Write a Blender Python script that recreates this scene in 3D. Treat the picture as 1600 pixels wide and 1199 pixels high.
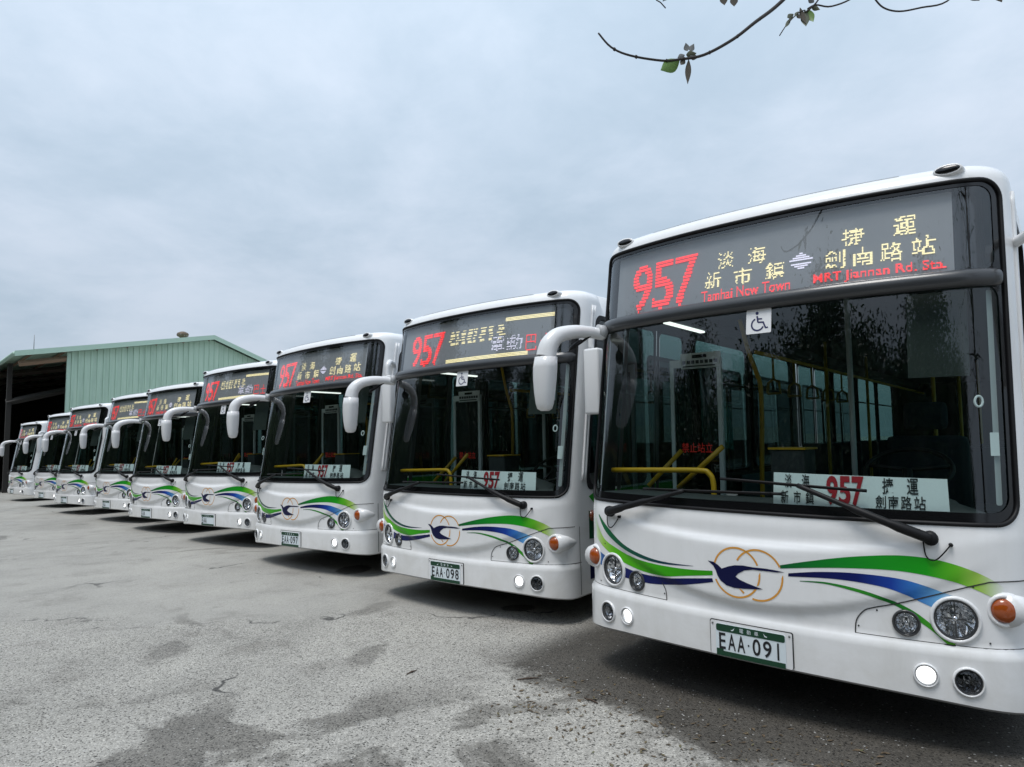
import bpy, bmesh, math, random
import numpy as np
from mathutils import Vector, Matrix
from mathutils.geometry import delaunay_2d_cdt

sc = bpy.context.scene
for o in list(bpy.data.objects): bpy.data.objects.remove(o)
C = sc.collection
R = math.radians
PI = math.pi

# ------------------------------------------------------------------ camera
CAM_H = 1.5254; PITCH = .0954; ROLL = -.0285; FPX = 1022.4
cd = bpy.data.cameras.new('camera'); cam = bpy.data.objects.new('camera', cd); C.objects.link(cam)
cd.sensor_fit = 'HORIZONTAL'; cd.sensor_width = 36; cd.lens = 36*FPX/1600
cd.clip_start = .05; cd.clip_end = 3000
_fw = Vector((0, math.cos(PITCH), math.sin(PITCH))); _uv = Vector((0, -math.sin(PITCH), math.cos(PITCH))); _xv = Vector((1, 0, 0))
_rt = _xv*math.cos(ROLL) + _uv*math.sin(ROLL); _up = -_xv*math.sin(ROLL) + _uv*math.cos(ROLL)
_m = Matrix.Identity(4)
for i in range(3):
    _m[i][0] = _rt[i]; _m[i][1] = _up[i]; _m[i][2] = -_fw[i]
_m[0][3] = 0; _m[1][3] = 0; _m[2][3] = CAM_H
cam.matrix_world = _m
sc.camera = cam

# ------------------------------------------------------------------ world, sun, exposure
SUN_EL, SUN_AZ = R(70), R(215)            # azimuth clockwise from +Y (north)
wd = bpy.data.worlds.new('World'); sc.world = wd; wd.use_nodes = True
nt = wd.node_tree; N = nt.nodes; Lk = nt.links
N.clear()
wo = N.new('ShaderNodeOutputWorld'); bg = N.new('ShaderNodeBackground')
sky = N.new('ShaderNodeTexSky'); sky.sky_type = 'NISHITA'; sky.sun_disc = False
sky.sun_elevation = SUN_EL; sky.sun_rotation = SUN_AZ; sky.air_density = 1.0; sky.dust_density = 2.0
tc = N.new('ShaderNodeTexCoord')
sep = N.new('ShaderNodeSeparateXYZ'); Lk.new(tc.outputs['Generated'], sep.inputs[0])
# project the view direction on a flat cloud deck, so that clouds flatten towards the horizon
mx = N.new('ShaderNodeMath'); mx.operation = 'MAXIMUM'; mx.inputs[1].default_value = 0.0; Lk.new(sep.outputs['Z'], mx.inputs[0])
ad = N.new('ShaderNodeMath'); ad.operation = 'ADD'; ad.inputs[1].default_value = .22; Lk.new(mx.outputs[0], ad.inputs[0])
dv = N.new('ShaderNodeVectorMath'); dv.operation = 'DIVIDE'; Lk.new(tc.outputs['Generated'], dv.inputs[0])
cb = N.new('ShaderNodeCombineXYZ')
for i in range(3): Lk.new(ad.outputs[0], cb.inputs[i])
Lk.new(cb.outputs[0], dv.inputs[1])
def wnoise(scale, det, rough, off):
    mp = N.new('ShaderNodeMapping'); mp.inputs['Location'].default_value = off; Lk.new(dv.outputs[0], mp.inputs[0])
    n = N.new('ShaderNodeTexNoise'); n.inputs['Scale'].default_value = scale; n.inputs['Detail'].default_value = det
    n.inputs['Roughness'].default_value = rough; n.inputs['Distortion'].default_value = .25; Lk.new(mp.outputs[0], n.inputs['Vector']); return n
n1 = wnoise(1.1, 7, .55, (2.3, .6, 0)); n2 = wnoise(3.4, 6, .6, (5.1, 1.7, .4))
mixn = N.new('ShaderNodeMath'); mixn.operation = 'MULTIPLY_ADD'; mixn.inputs[1].default_value = .35; Lk.new(n2.outputs[0], mixn.inputs[0])
sc1 = N.new('ShaderNodeMath'); sc1.operation = 'MULTIPLY'; sc1.inputs[1].default_value = .65; Lk.new(n1.outputs[0], sc1.inputs[0]); Lk.new(sc1.outputs[0], mixn.inputs[2])
cr = N.new('ShaderNodeValToRGB'); cr.color_ramp.interpolation = 'B_SPLINE'
cr.color_ramp.elements[0].position = .34; cr.color_ramp.elements[0].color = (.385, .480, .575, 1)
cr.color_ramp.elements[1].position = .63; cr.color_ramp.elements[1].color = (.60, .668, .765, 1)
e = cr.color_ramp.elements.new(.48); e.color = (.475, .565, .665, 1)
Lk.new(mixn.outputs[0], cr.inputs[0])
mc = N.new('ShaderNodeMix'); mc.data_type = 'RGBA'; mc.inputs[0].default_value = .88
vs_ = N.new('ShaderNodeVectorMath'); vs_.operation = 'SCALE'; Lk.new(cr.outputs[0], vs_.inputs[0])
# overcast deck: brighter overhead than low down
cie = N.new('ShaderNodeMath'); cie.operation = 'MULTIPLY_ADD'; cie.inputs[1].default_value = 9.0; cie.inputs[2].default_value = 6.6; Lk.new(mx.outputs[0], cie.inputs[0]); Lk.new(cie.outputs[0], vs_.inputs['Scale'])
Lk.new(sky.outputs[0], mc.inputs[6]); Lk.new(vs_.outputs[0], mc.inputs[7])
Lk.new(mc.outputs[2], bg.inputs[0]); bg.inputs[1].default_value = .1
Lk.new(bg.outputs[0], wo.inputs[0])
sl = bpy.data.lights.new('sun', 'SUN'); sl.energy = 1.5; sl.angle = R(22); sl.color = (1, .97, .93)
so = bpy.data.objects.new('sun', sl); C.objects.link(so)
_sd = Vector((math.sin(SUN_AZ)*math.cos(SUN_EL), math.cos(SUN_AZ)*math.cos(SUN_EL), math.sin(SUN_EL)))
so.rotation_euler = _sd.to_track_quat('Z', 'Y').to_euler()
sc.view_settings.view_transform = 'Standard'; sc.view_settings.look = 'None'
sc.view_settings.exposure = 0.42; sc.view_settings.gamma = 1
sc.cycles.use_denoising = True
sc.cycles.max_bounces = 10; sc.cycles.transparent_max_bounces = 24
sc.cycles.sample_clamp_indirect = 6

# ------------------------------------------------------------------ materials
def mat(name): 
    m = bpy.data.materials.new(name); m.use_nodes = True; return m
def P(m): return m.node_tree.nodes['Principled BSDF']
def simple(name, col, rough=.5, metal=0, coat=0, spec=.5):
    m = mat(name); b = P(m); b.inputs['Base Color'].default_value = (*col, 1); b.inputs['Roughness'].default_value = rough
    b.inputs['Metallic'].default_value = metal; b.inputs['Coat Weight'].default_value = coat; b.inputs['Specular IOR Level'].default_value = spec
    b.inputs['Coat Roughness'].default_value = .05
    return m
def emit(name, col, st, base=None):
    m = mat(name); b = P(m); b.inputs['Base Color'].default_value = (*(base or col), 1)
    b.inputs['Emission Color'].default_value = (*col, 1); b.inputs['Emission Strength'].default_value = st; b.inputs['Roughness'].default_value = .4; return m
def nd(m, t, **k):
    n = m.node_tree.nodes.new(t)
    for a, v in k.items():
        if a in n.inputs.keys(): n.inputs[a].default_value = v
        else: setattr(n, a, v)
    return n
def ln(m, a, b): m.node_tree.links.new(a, b)
def ramp(m, fac, stops, interp='LINEAR'):
    r = nd(m, 'ShaderNodeValToRGB'); r.color_ramp.interpolation = interp
    els = r.color_ramp.elements
    while len(els) < len(stops): els.new(.5)
    for e, (p_, c_) in zip(els, stops):
        e.position = p_; e.color = (*c_, 1) if len(c_) == 3 else c_
    ln(m, fac, r.inputs[0]); return r
def mixc(m, fac, a, b, bt='MIX'):
    x = nd(m, 'ShaderNodeMix', data_type='RGBA', blend_type=bt)
    for s, v in ((0, fac), (6, a), (7, b)):
        if hasattr(v, 'links') or isinstance(v, bpy.types.NodeSocket): ln(m, v, x.inputs[s])
        else: x.inputs[s].default_value = v if s == 0 else (*v, 1)
    return x.outputs[2]

def make_paint(name, vcol=False):
    m = mat(name); b = P(m); b.inputs['Roughness'].default_value = .26; b.inputs['Coat Weight'].default_value = .5
    b.inputs['Coat Roughness'].default_value = .08
    geo = nd(m, 'ShaderNodeNewGeometry'); tcn = nd(m, 'ShaderNodeTexCoord')
    if vcol:
        b.inputs['Coat Weight'].default_value = .05; b.inputs['Roughness'].default_value = .32; b.inputs['Specular IOR Level'].default_value = .18
        at = nd(m, 'ShaderNodeAttribute', attribute_name='Col'); base = at.outputs['Color']
    else:
        # light road film: thin grey streaks that run down and a grubby lower edge of the skirt, broken by noise
        mp = nd(m, 'ShaderNodeMapping'); mp.inputs['Scale'].default_value = (9, 9, .8); ln(m, tcn.outputs['Object'], mp.inputs[0])
        n = nd(m, 'ShaderNodeTexNoise', Scale=1.4, Detail=6, Roughness=.6); ln(m, mp.outputs[0], n.inputs['Vector'])
        r = ramp(m, n.outputs[0], [(.40, (.85, .853, .855)), (.80, (.81, .813, .81))])
        n2 = nd(m, 'ShaderNodeTexNoise', Scale=55, Detail=4, Roughness=.7); ln(m, tcn.outputs['Object'], n2.inputs['Vector'])
        r2 = ramp(m, n2.outputs[0], [(.62, (1, 1, 1)), (.82, (.90, .89, .87))])
        base = mixc(m, .55, r.outputs[0], r2.outputs[0], 'MULTIPLY')
        oi = nd(m, 'ShaderNodeObjectInfo'); sz = nd(m, 'ShaderNodeSeparateXYZ'); ln(m, tcn.outputs['Object'], sz.inputs[0])
        off = nd(m, 'ShaderNodeVectorMath', operation='MULTIPLY_ADD'); ln(m, oi.outputs['Random'], off.inputs[0]); off.inputs[1].default_value = (40, 17, 9); ln(m, tcn.outputs['Object'], off.inputs[2])
        n3 = nd(m, 'ShaderNodeTexNoise', Scale=3.2, Detail=7, Roughness=.68, Distortion=.6); ln(m, off.outputs[0], n3.inputs['Vector'])
        zr = nd(m, 'ShaderNodeMapRange'); zr.inputs[1].default_value = .75; zr.inputs[2].default_value = .28; zr.inputs[3].default_value = .0; zr.inputs[4].default_value = .30; ln(m, sz.outputs[2], zr.inputs[0])
        sm = nd(m, 'ShaderNodeMath', operation='ADD'); ln(m, n3.outputs[0], sm.inputs[0]); ln(m, zr.outputs[0], sm.inputs[1])
        gr = ramp(m, sm.outputs[0], [(.58, (1, 1, 1)), (1.0, (.84, .83, .80))]); base = mixc(m, 1, base, gr.outputs[0], 'MULTIPLY')
    ins = mixc(m, geo.outputs['Backfacing'], base, (.022, .025, .026))
    ln(m, ins, b.inputs['Base Color'])
    return m
def glass(name, tint, ior=1.75, dirt=0.0):
    m = mat(name); nt = m.node_tree; nt.nodes.remove(P(m)); out = [x for x in nt.nodes if x.type == 'OUTPUT_MATERIAL'][0]
    tr = nd(m, 'ShaderNodeBsdfTransparent'); tr.inputs[0].default_value = (*tint, 1)
    gl = nd(m, 'ShaderNodeBsdfGlossy'); gl.inputs['Roughness'].default_value = .0; gl.inputs[0].default_value = (.95, .98, 1, 1)
    geo = nd(m, 'ShaderNodeNewGeometry'); mr = nd(m, 'ShaderNodeMix', data_type='FLOAT'); mr.inputs[2].default_value = ior; mr.inputs[3].default_value = 1/ior
    ln(m, geo.outputs['Backfacing'], mr.inputs[0]); fr = nd(m, 'ShaderNodeFresnel'); ln(m, mr.outputs[0], fr.inputs[0])
    mx = nd(m, 'ShaderNodeMixShader'); ln(m, fr.outputs[0], mx.inputs[0]); ln(m, tr.outputs[0], mx.inputs[1]); ln(m, gl.outputs[0], mx.inputs[2])
    last = mx.outputs[0]
    if dirt:
        df = nd(m, 'ShaderNodeBsdfDiffuse'); df.inputs[0].default_value = (.35, .35, .34, 1)
        tcn = nd(m, 'ShaderNodeTexCoord'); mp = nd(m, 'ShaderNodeMapping'); mp.inputs['Scale'].default_value = (14, 14, .9); ln(m, tcn.outputs['Object'], mp.inputs[0])
        n = nd(m, 'ShaderNodeTexNoise', Scale=2.0, Detail=5, Roughness=.65); ln(m, mp.outputs[0], n.inputs['Vector'])
        r = ramp(m, n.outputs[0], [(.5, (0, 0, 0)), (.8, (dirt,)*3)])
        mx2 = nd(m, 'ShaderNodeMixShader'); ln(m, r.outputs[0], mx2.inputs[0]); ln(m, last, mx2.inputs[1]); ln(m, df.outputs[0], mx2.inputs[2]); last = mx2.outputs[0]
    ln(m, last, out.inputs[0]); return m

M = {}
M['paint'] = make_paint('white_bus_paint')
M['vinyl'] = make_paint('livery_vinyl', True)
M['plastic_white'] = simple('white_gloss_plastic', (.78, .785, .79), .28, 0, .3)
M['plastic_grey'] = simple('pale_grey_moulding', (.42, .43, .44), .4)
M['black'] = simple('black_frit', (.006, .006, .007), .16)
M['rubber'] = simple('black_rubber', (.008, .008, .009), .5, 0, 0, .25)
M['trim'] = simple('dark_grey_trim', (.035, .037, .04), .28, 0, .3)
M['under'] = simple('underbody_black', (.012, .012, .012), .8)
M['gap'] = simple('panel_gap_dark', (.03, .03, .03), .7)
M['windscreen'] = glass('windscreen_glass', (.72, .81, .79), 1.62, .010)
M['signglass'] = glass('sign_glass', (.85, .87, .88), 1.85, .02)
M['sideglass'] = glass('tinted_side_glass', (.17, .30, .285), 1.7)
M['lens'] = glass('lamp_lens', (.96, .97, .98), 1.5)
M['chrome'] = simple('lamp_reflector', (.80, .81, .83), .12, 1)
M['darkchrome'] = simple('smoked_reflector', (.25, .26, .28), .2, 1)
M['amber'] = simple('amber_lens', (.33, .065, .008), .10, 0, .6)
M['lit'] = emit('lit_daytime_lamp', (1, .98, .93), 1.6)
M['ledboard'] = simple('led_board_grey', (.31, .32, .33), .6)
M['led_red'] = emit('led_red', (1, .05, .055), 1.15, (.2, .01, .01))
M['led_yellow'] = emit('led_yellow', (1, .88, .50), 1.0, (.3, .25, .1))
M['led_white'] = emit('led_white', (.82, .80, 1), .8, (.3, .3, .3))
M['sticker'] = simple('sticker_white', (.78, .79, .80), .5)
M['navy_ink'] = simple('navy_ink', (.012, .016, .09), .5)
M['ink'] = simple('black_ink', (.012, .013, .016), .5)
M['red_ink'] = simple('red_ink', (.40, .012, .025), .5)
M['board'] = simple('route_board_white', (.80, .83, .85), .6)
M['plate_white'] = simple('plate_white', (.72, .80, .84), .4)
M['plate_green'] = simple('plate_green', (.004, .05, .022), .4)
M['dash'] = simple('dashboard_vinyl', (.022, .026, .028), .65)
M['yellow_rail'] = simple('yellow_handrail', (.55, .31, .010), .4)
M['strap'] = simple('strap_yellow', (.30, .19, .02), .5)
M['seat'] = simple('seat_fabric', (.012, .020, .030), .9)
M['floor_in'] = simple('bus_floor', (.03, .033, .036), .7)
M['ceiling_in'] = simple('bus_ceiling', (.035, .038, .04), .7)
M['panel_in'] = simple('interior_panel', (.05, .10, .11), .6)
M['alu'] = simple('pale_aluminium', (.62, .62, .61), .5, .1)
M['tube'] = emit('ceiling_lamp', (1, 1, .96), 1.1)
M['tyre'] = simple('tyre_rubber', (.012, .012, .013), .85)
M['rim'] = simple('wheel_rim', (.4, .41, .42), .4, .7)
M['mirror'] = simple('mirror_glass', (.8, .82, .84), .02, 1)
M['steel'] = simple('grey_steel', (.2, .2, .2), .5, .5)

# ------------------------------------------------------------------ mesh helpers
class MB:
    def __init__(s): s.v = []; s.f = []
    def add(s, verts, faces):
        k = len(s.v); s.v += [tuple(q) for q in verts]; s.f += [tuple(i+k for i in f) for f in faces]; return s
    def box(s, a, b, rot=None, piv=None):
        x0, y0, z0 = a; x1, y1, z1 = b
        vs = [(x0,y0,z0),(x1,y0,z0),(x1,y1,z0),(x0,y1,z0),(x0,y0,z1),(x1,y0,z1),(x1,y1,z1),(x0,y1,z1)]
        if rot is not None: vs = [tuple(rot @ (Vector(q)-Vector(piv)) + Vector(piv)) for q in vs]
        return s.add(vs, [(0,3,2,1),(4,5,6,7),(0,1,5,4),(1,2,6,5),(2,3,7,6),(3,0,4,7)])
    def tube(s, pts, rad, n=8, cap=True):
        pts = [Vector(q) for q in pts]; rad = rad if hasattr(rad, '__len__') else [rad]*len(pts)
        vs = []; fs = []; up = None
        for i, q in enumerate(pts):
            t = (pts[min(i+1, len(pts)-1)] - pts[max(i-1, 0)])
            t = t.normalized() if t.length > 1e-9 else Vector((0, 0, 1))
            if up is None: up = Vector((0, 0, 1)) if abs(t.z) < .9 else Vector((1, 0, 0))
            a = t.cross(up); a.normalize(); b = a.cross(t); up = b
            for k in range(n):
                th = 2*PI*k/n; vs.append(q + (a*math.cos(th) + b*math.sin(th))*rad[i])
        for i in range(len(pts)-1):
            for k in range(n): fs.append((i*n+k, i*n+(k+1) % n, (i+1)*n+(k+1) % n, (i+1)*n+k))
        if cap: fs.append(tuple(reversed(range(n)))); fs.append(tuple((len(pts)-1)*n+k for k in range(n)))
        # outward orientation: flip if needed handled by recalc
        return s.add(vs, fs)
    def lathe(s, prof, frame, n=20, close=False):
        """prof: list of (radius, height along axis); frame: (origin, ex, ey, axis)"""
        o, ex, ey, az = frame; vs = []; fs = []
        for r, h in prof:
            for k in range(n):
                th = 2*PI*k/n; vs.append(o + ex*(r*math.cos(th)) + ey*(r*math.sin(th)) + az*h)
        for i in range(len(prof)-1):
            for k in range(n): fs.append((i*n+k, i*n+(k+1) % n, (i+1)*n+(k+1) % n, (i+1)*n+k))
        return s.add(vs, fs)
    def mesh(s, name, m, smooth=True, recalc=False, bevel=0):
        me = bpy.data.meshes.new(name); me.from_pydata(s.v, [], s.f); me.update()
        if recalc or bevel:
            bm = bmesh.new(); bm.from_mesh(me)
            bmesh.ops.remove_doubles(bm, verts=bm.verts, dist=1e-5)
            bmesh.ops.recalc_face_normals(bm, faces=bm.faces)
            if bevel:
                es = [e for e in bm.edges if len(e.link_faces) == 2 and e.calc_face_angle(0) > .6]
                bmesh.ops.bevel(bm, geom=es, offset=bevel, segments=2, affect='EDGES', profile=.6)
            bm.to_mesh(me); bm.free()
        if m is not None: me.materials.append(m)
        me.polygons.foreach_set('use_smooth', [smooth]*len(me.polygons)); me.update()
        return me
    def build(s, name, m, parent=None, smooth=True, recalc=False, bevel=0, auto=None):
        me = s.mesh(name, m, smooth, recalc, bevel)
        if auto is not None: sharpen(me, auto)
        return link(name, me, parent)
def sharpen(me, ang=40):
    me.set_sharp_from_angle(angle=R(ang))
def link(name, me, parent=None):
    o = bpy.data.objects.new(name, me); C.objects.link(o); o.parent = parent; return o
def empty(name, loc=(0, 0, 0), rot=(0, 0, 0)):
    o = bpy.data.objects.new(name, None); C.objects.link(o); o.location = loc; o.rotation_euler = rot; o.empty_display_size = .2; return o
def tag(o, label=None, cat=None, group=None, kind=None):
    if label: o['label'] = label
    if cat: o['category'] = cat
    if group: o['group'] = group
    if kind: o['kind'] = kind
    return o
def children(o, idx): return idx.get(o.name, [])
def copy_tree(o, idx, parent=None):
    c = o.copy(); C.objects.link(c); c.parent = parent
    for ch in idx.get(o, []): copy_tree(ch, idx, c)
    return c
def catmull(pts, n=6):
    pts = [Vector(q) for q in pts]; out = []
    for i in range(len(pts)-1):
        p0 = pts[max(i-1, 0)]; p1 = pts[i]; p2 = pts[i+1]; p3 = pts[min(i+2, len(pts)-1)]
        for k in range(n):
            t = k/n
            out.append(.5*((2*p1) + (p2-p0)*t + (2*p0-5*p1+4*p2-p3)*t*t + (3*p1-p0-3*p2+p3)*t*t*t))
    out.append(pts[-1]); return out
def inpoly(x, y, poly):
    """vectorised even-odd test"""
    x = np.asarray(x); y = np.asarray(y); c = np.zeros(x.shape, bool); n = len(poly); j = n-1
    for i in range(n):
        xi, yi = poly[i]; xj, yj = poly[j]
        if yi != yj:
            c ^= ((yi > y) != (yj > y)) & (x < (xj-xi)*(y-yi)/(yj-yi)+xi)
        j = i
    return c
def rr(s0, s1, q0, q1, r, n=7):
    out = []
    for cx, cy, a0 in ((s1-r, q0+r, -PI/2), (s1-r, q1-r, 0), (s0+r, q1-r, PI/2), (s0+r, q0+r, PI)):
        for k in range(n+1):
            a = a0 + PI/2*k/n; out.append((cx+r*math.cos(a), cy+r*math.sin(a)))
    return out
def densify(poly, step):
    out = []
    for i in range(len(poly)):
        a = poly[i]; b = poly[(i+1) % len(poly)]; d = math.hypot(b[0]-a[0], b[1]-a[1]); n = max(1, int(math.ceil(d/step)))
        for k in range(n): out.append((a[0]+(b[0]-a[0])*k/n, a[1]+(b[1]-a[1])*k/n))
    return out
def triangulate(loops, grid):
    """constrained triangulation of closed loops plus free grid points -> verts, tris (whole hull)"""
    vs = []; es = []
    for lp in loops:
        k = len(vs); vs += [Vector(q) for q in lp]; es += [(k+i, k+(i+1) % len(lp)) for i in range(len(lp))]
    vs += [Vector(q) for q in grid]
    r = delaunay_2d_cdt(vs, es, [], 0, 1e-5)
    V = np.array([(v[0], v[1]) for v in r[0]]); F = np.array([f for f in r[2] if len(f) == 3], int)
    a, b, c = V[F[:, 0]], V[F[:, 1]], V[F[:, 2]]
    ar = (b[:, 0]-a[:, 0])*(c[:, 1]-a[:, 1])-(b[:, 1]-a[:, 1])*(c[:, 0]-a[:, 0])
    F[ar < 0] = F[ar < 0][:, ::-1]
    F = F[np.abs(ar) > 1e-9]
    return V, F, V[F].mean(1)

# text -> flat triangles
_tc = {}
def text_tris(txt, bold=0):
    if (txt, bold) in _tc: return _tc[(txt, bold)]
    cu = bpy.data.curves.new('t', 'FONT'); cu.body = txt; cu.resolution_u = 4; cu.offset = bold
    o = bpy.data.objects.new('t', cu); C.objects.link(o)
    dg = bpy.context.evaluated_depsgraph_get(); me = bpy.data.meshes.new_from_object(o.evaluated_get(dg))
    me.calc_loop_triangles()
    V = np.array([(v.co.x, v.co.y) for v in me.vertices]); F = np.array([t.vertices[:] for t in me.loop_triangles], int)
    bpy.data.objects.remove(o); bpy.data.curves.remove(cu); bpy.data.meshes.remove(me)
    _tc[(txt, bold)] = (V, F); return V, F
def fit_text(txt, x0, x1, y0, y1, bold=0):
    V, F = text_tris(txt, bold); lo = V.min(0); hi = V.max(0)
    W_ = (V-lo)/(hi-lo)*np.array([x1-x0, y1-y0])+np.array([x0, y0])
    return W_, F
def raster(V, F, px, py):
    """lit cells of a dot matrix covered by the triangles"""
    cells = set()
    for t in F:
        a, b, c = V[t]
        x0, x1 = int(math.floor(min(a[0], b[0], c[0])/px)), int(math.ceil(max(a[0], b[0], c[0])/px))
        y0, y1 = int(math.floor(min(a[1], b[1], c[1])/py)), int(math.ceil(max(a[1], b[1], c[1])/py))
        d = (b[1]-c[1])*(a[0]-c[0])+(c[0]-b[0])*(a[1]-c[1])
        if abs(d) < 1e-12: continue
        for i in range(x0, x1+1):
            for j in range(y0, y1+1):
                X = (i+.5)*px; Y = (j+.5)*py
                l1 = ((b[1]-c[1])*(X-c[0])+(c[0]-b[0])*(Y-c[1]))/d; l2 = ((c[1]-a[1])*(X-c[0])+(a[0]-c[0])*(Y-c[1]))/d
                if l1 >= -.02 and l2 >= -.02 and l1+l2 <= 1.02: cells.add((i, j))
    return cells

# ------------------------------------------------------------------ bus skin: a surface over (s = way round the plan, q = way up)
VS = 1.042      # the bus is drawn on a front elevation whose heights are stretched a little
HALF = 1.25; QTOP = 2.84; RF = .10; QMAX = QTOP+RF*PI/2; LEN = 11.6; SEND = 1.36+LEN-.36
def plan(s):
    a = abs(s); sg = 1 if s >= 0 else -1
    if a <= 1.02:
        u, w = a, -.112*a**2.3; t = (1, -.2576*a**1.3)
    elif a < 1.36:
        t_ = (a-1.02)/.34
        p0, p1, p2, p3 = (1.02, -.1172), (1.14, -.1489), (1.25, -.25), (1.25, -.40)
        B = lambda i: (1-t_)**3*p0[i]+3*(1-t_)**2*t_*p1[i]+3*(1-t_)*t_*t_*p2[i]+t_**3*p3[i]
        D = lambda i: 3*(1-t_)**2*(p1[i]-p0[i])+6*(1-t_)*t_*(p2[i]-p1[i])+3*t_*t_*(p3[i]-p2[i])
        u, w = B(0), B(1); t = (D(0), D(1))
    else:
        u, w = HALF, -.40-(a-1.36); t = (0, -1)
    L = math.hypot(*t); nu, nw = -t[1]/L, t[0]/L
    return sg*u, w, sg*nu, nw
def sstep(x, a, b):
    t = min(1, max(0, (x-a)/(b-a))); return t*t*(3-2*t)
def relief(s, v):
    if abs(s) > 1.5: return 0
    u = s; r = .022*(1-sstep(v, .538, .560))*(1-sstep(abs(u), 1.2, 1.4))
    if abs(u) < 1.15:
        ct = .945+.082*u*u; cb = .630+.26*u*u
        amp = .030*(1-(u/1.15)**2)
        r += amp*(1-sstep(v, ct-.012, ct+.035))*sstep(v, cb-.035, cb+.012)
    return r
def surf(s, q, off=0.):
    u, w, nu, nw = plan(s)
    if q <= QTOP: v, ins = q, 0
    else:
        th = (q-QTOP)/RF; v = QTOP+RF*math.sin(th); ins = RF*(1-math.cos(th))
    d = off*(1 if q <= QTOP else math.cos((q-QTOP)/RF))-ins+relief(s, v)
    if q > QTOP: v += off*math.sin((q-QTOP)/RF)
    rk = -.168*max(0, v-1.05)*(1-sstep(abs(s), 1.36, 2.9))
    return Vector((u+nu*d, -(w+nw*d+rk), v))
def frame_at(s, q, off=0.):
    o = surf(s, q, off); e = .004
    ex = (surf(s+e, q, off)-surf(s-e, q, off)).normalized(); ey = (surf(s, q+e, off)-surf(s, q-e, off)).normalized()
    az = ex.cross(ey).normalized(); ey = az.cross(ex)
    return o, ex, ey, az
def patch(name, outline, holes, off, grid, m, parent, smooth=True):
    lo = np.min(outline, 0); hi = np.max(outline, 0)
    gx = np.arange(lo[0]+grid/2, hi[0], grid); gy = np.arange(lo[1]+grid/2, hi[1], grid)
    g = [(x, y) for x in gx for y in gy]
    V, F, c = triangulate([densify(outline, grid)]+[densify(h, grid) for h in holes], g)
    k = inpoly(c[:, 0], c[:, 1], outline)
    for h in holes: k &= ~inpoly(c[:, 0], c[:, 1], h)
    return submesh(name, V, F[k], off, m, parent, smooth)
def submesh(name, V, F, off, m, parent, smooth=True, col=None):
    used = np.unique(F); mp = -np.ones(len(V), int); mp[used] = np.arange(len(used))
    b = MB(); b.v = [tuple(surf(V[i][0], V[i][1], off)) for i in used]; b.f = [tuple(int(mp[i]) for i in f) for f in F]
    me = b.mesh(name, m, smooth)
    if col is not None:
        ca = me.color_attributes.new('Col', 'FLOAT_COLOR', 'POINT')
        for j, i in enumerate(used): ca.data[j].color = (*col(V[i][0], V[i][1]), 1)
    return link(name, me, parent)
def ribbon2d(pts, width):
    pts = [Vector(q) for q in pts]; b = MB(); vs = []
    for i, q in enumerate(pts):
        t = (pts[min(i+1, len(pts)-1)]-pts[max(i-1, 0)]).normalized(); n = Vector((-t.y, t.x)); w = width(i/(len(pts)-1)) if callable(width) else width
        vs += [q+n*w/2, q-n*w/2]
    return vs, [(2*i+1, 2*i+3, 2*i+2, 2*i) for i in range(len(pts)-1)]
def line_on(name, pts, width, off, m, parent, n=8):
    p2 = catmull(pts, n); vs, fs = ribbon2d(p2, width); b = MB(); b.add([surf(q.x, q.y, off) for q in vs], fs); return b.build(name, m, parent)
def rim_frame(name, outline_f, inset, off, depth, m, parent):
    """window rubber: outline_f(i) gives the outline shrunk by i"""
    o = densify(outline_f(-.004), .08); b = MB(); n = len(o)
    def ring(ins, of):
        a = outline_f(ins); base = outline_f(-.004); out = []
        for i in range(len(base)):
            p0, p1 = base[i], base[(i+1) % len(base)]; q0, q1 = a[i], a[(i+1) % len(a)]
            d = math.hypot(p1[0]-p0[0], p1[1]-p0[1]); k = max(1, int(math.ceil(d/.08)))
            for j in range(k): out.append(surf(q0[0]+(q1[0]-q0[0])*j/k, q0[1]+(q1[1]-q0[1])*j/k, of))
        return out
    rs = [ring(-.006, -.004), ring(-.004, off), ring(inset, off), ring(inset, -depth)]
    n = len(rs[0])
    for r_ in rs: b.v += [tuple(x) for x in r_]
    for k in range(3):
        for i in range(n): b.f.append((k*n+i, k*n+(i+1) % n, (k+1)*n+(i+1) % n, (k+1)*n+i))
    ob = b.build(name, m, parent, auto=35); return ob

# ---- livery polygons (s, q), traced once on the front, in metres
def strip(up, lo, n=5):
    a = catmull(up, n); b = catmull(lo, n); return [(q.x, q.y) for q in a]+[(q.x, q.y) for q in reversed(b)]
def grad(stops):
    xs = [a for a, _ in stops]
    def f(s, q):
        return tuple(float(np.interp(s, xs, [c[i] for _, c in stops])) for i in range(3))
    return f
WH = (.78, .785, .79)
LIV = []
LIV.append(('livery_stripe', 'bright green stripe left of the emblem', strip([(-1.13,.985),(-1.041,.868),(-.924,.818),(-.8,.786),(-.608,.768),(-.377,.768),(-.205,.781)], [(-1.13,.870),(-1.073,.828),(-.968,.772),(-.841,.732),(-.696,.706),(-.549,.703),(-.379,.730),(-.205,.757)]),
    grad([(-1.125,(.62,.76,.5)),(-1.06,(.36,.62,.10)),(-.95,(.11,.50,.012)),(-.6,(.045,.40,.006)),(-.2,(.03,.30,.006))])))
LIV.append(('livery_stripe', 'thin dark green line left of the emblem', strip([(-1.085,1.02),(-.984,.935),(-.85,.853),(-.692,.808),(-.534,.790),(-.327,.7925)], [(-1.09,1.012),(-1.012,.91),(-.872,.833),(-.706,.789),(-.535,.777),(-.327,.791)]),
    grad([(-1.1,(.01,.16,.05)),(-.8,(.006,.09,.05)),(-.4,(.005,.02,.07))])))
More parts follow.
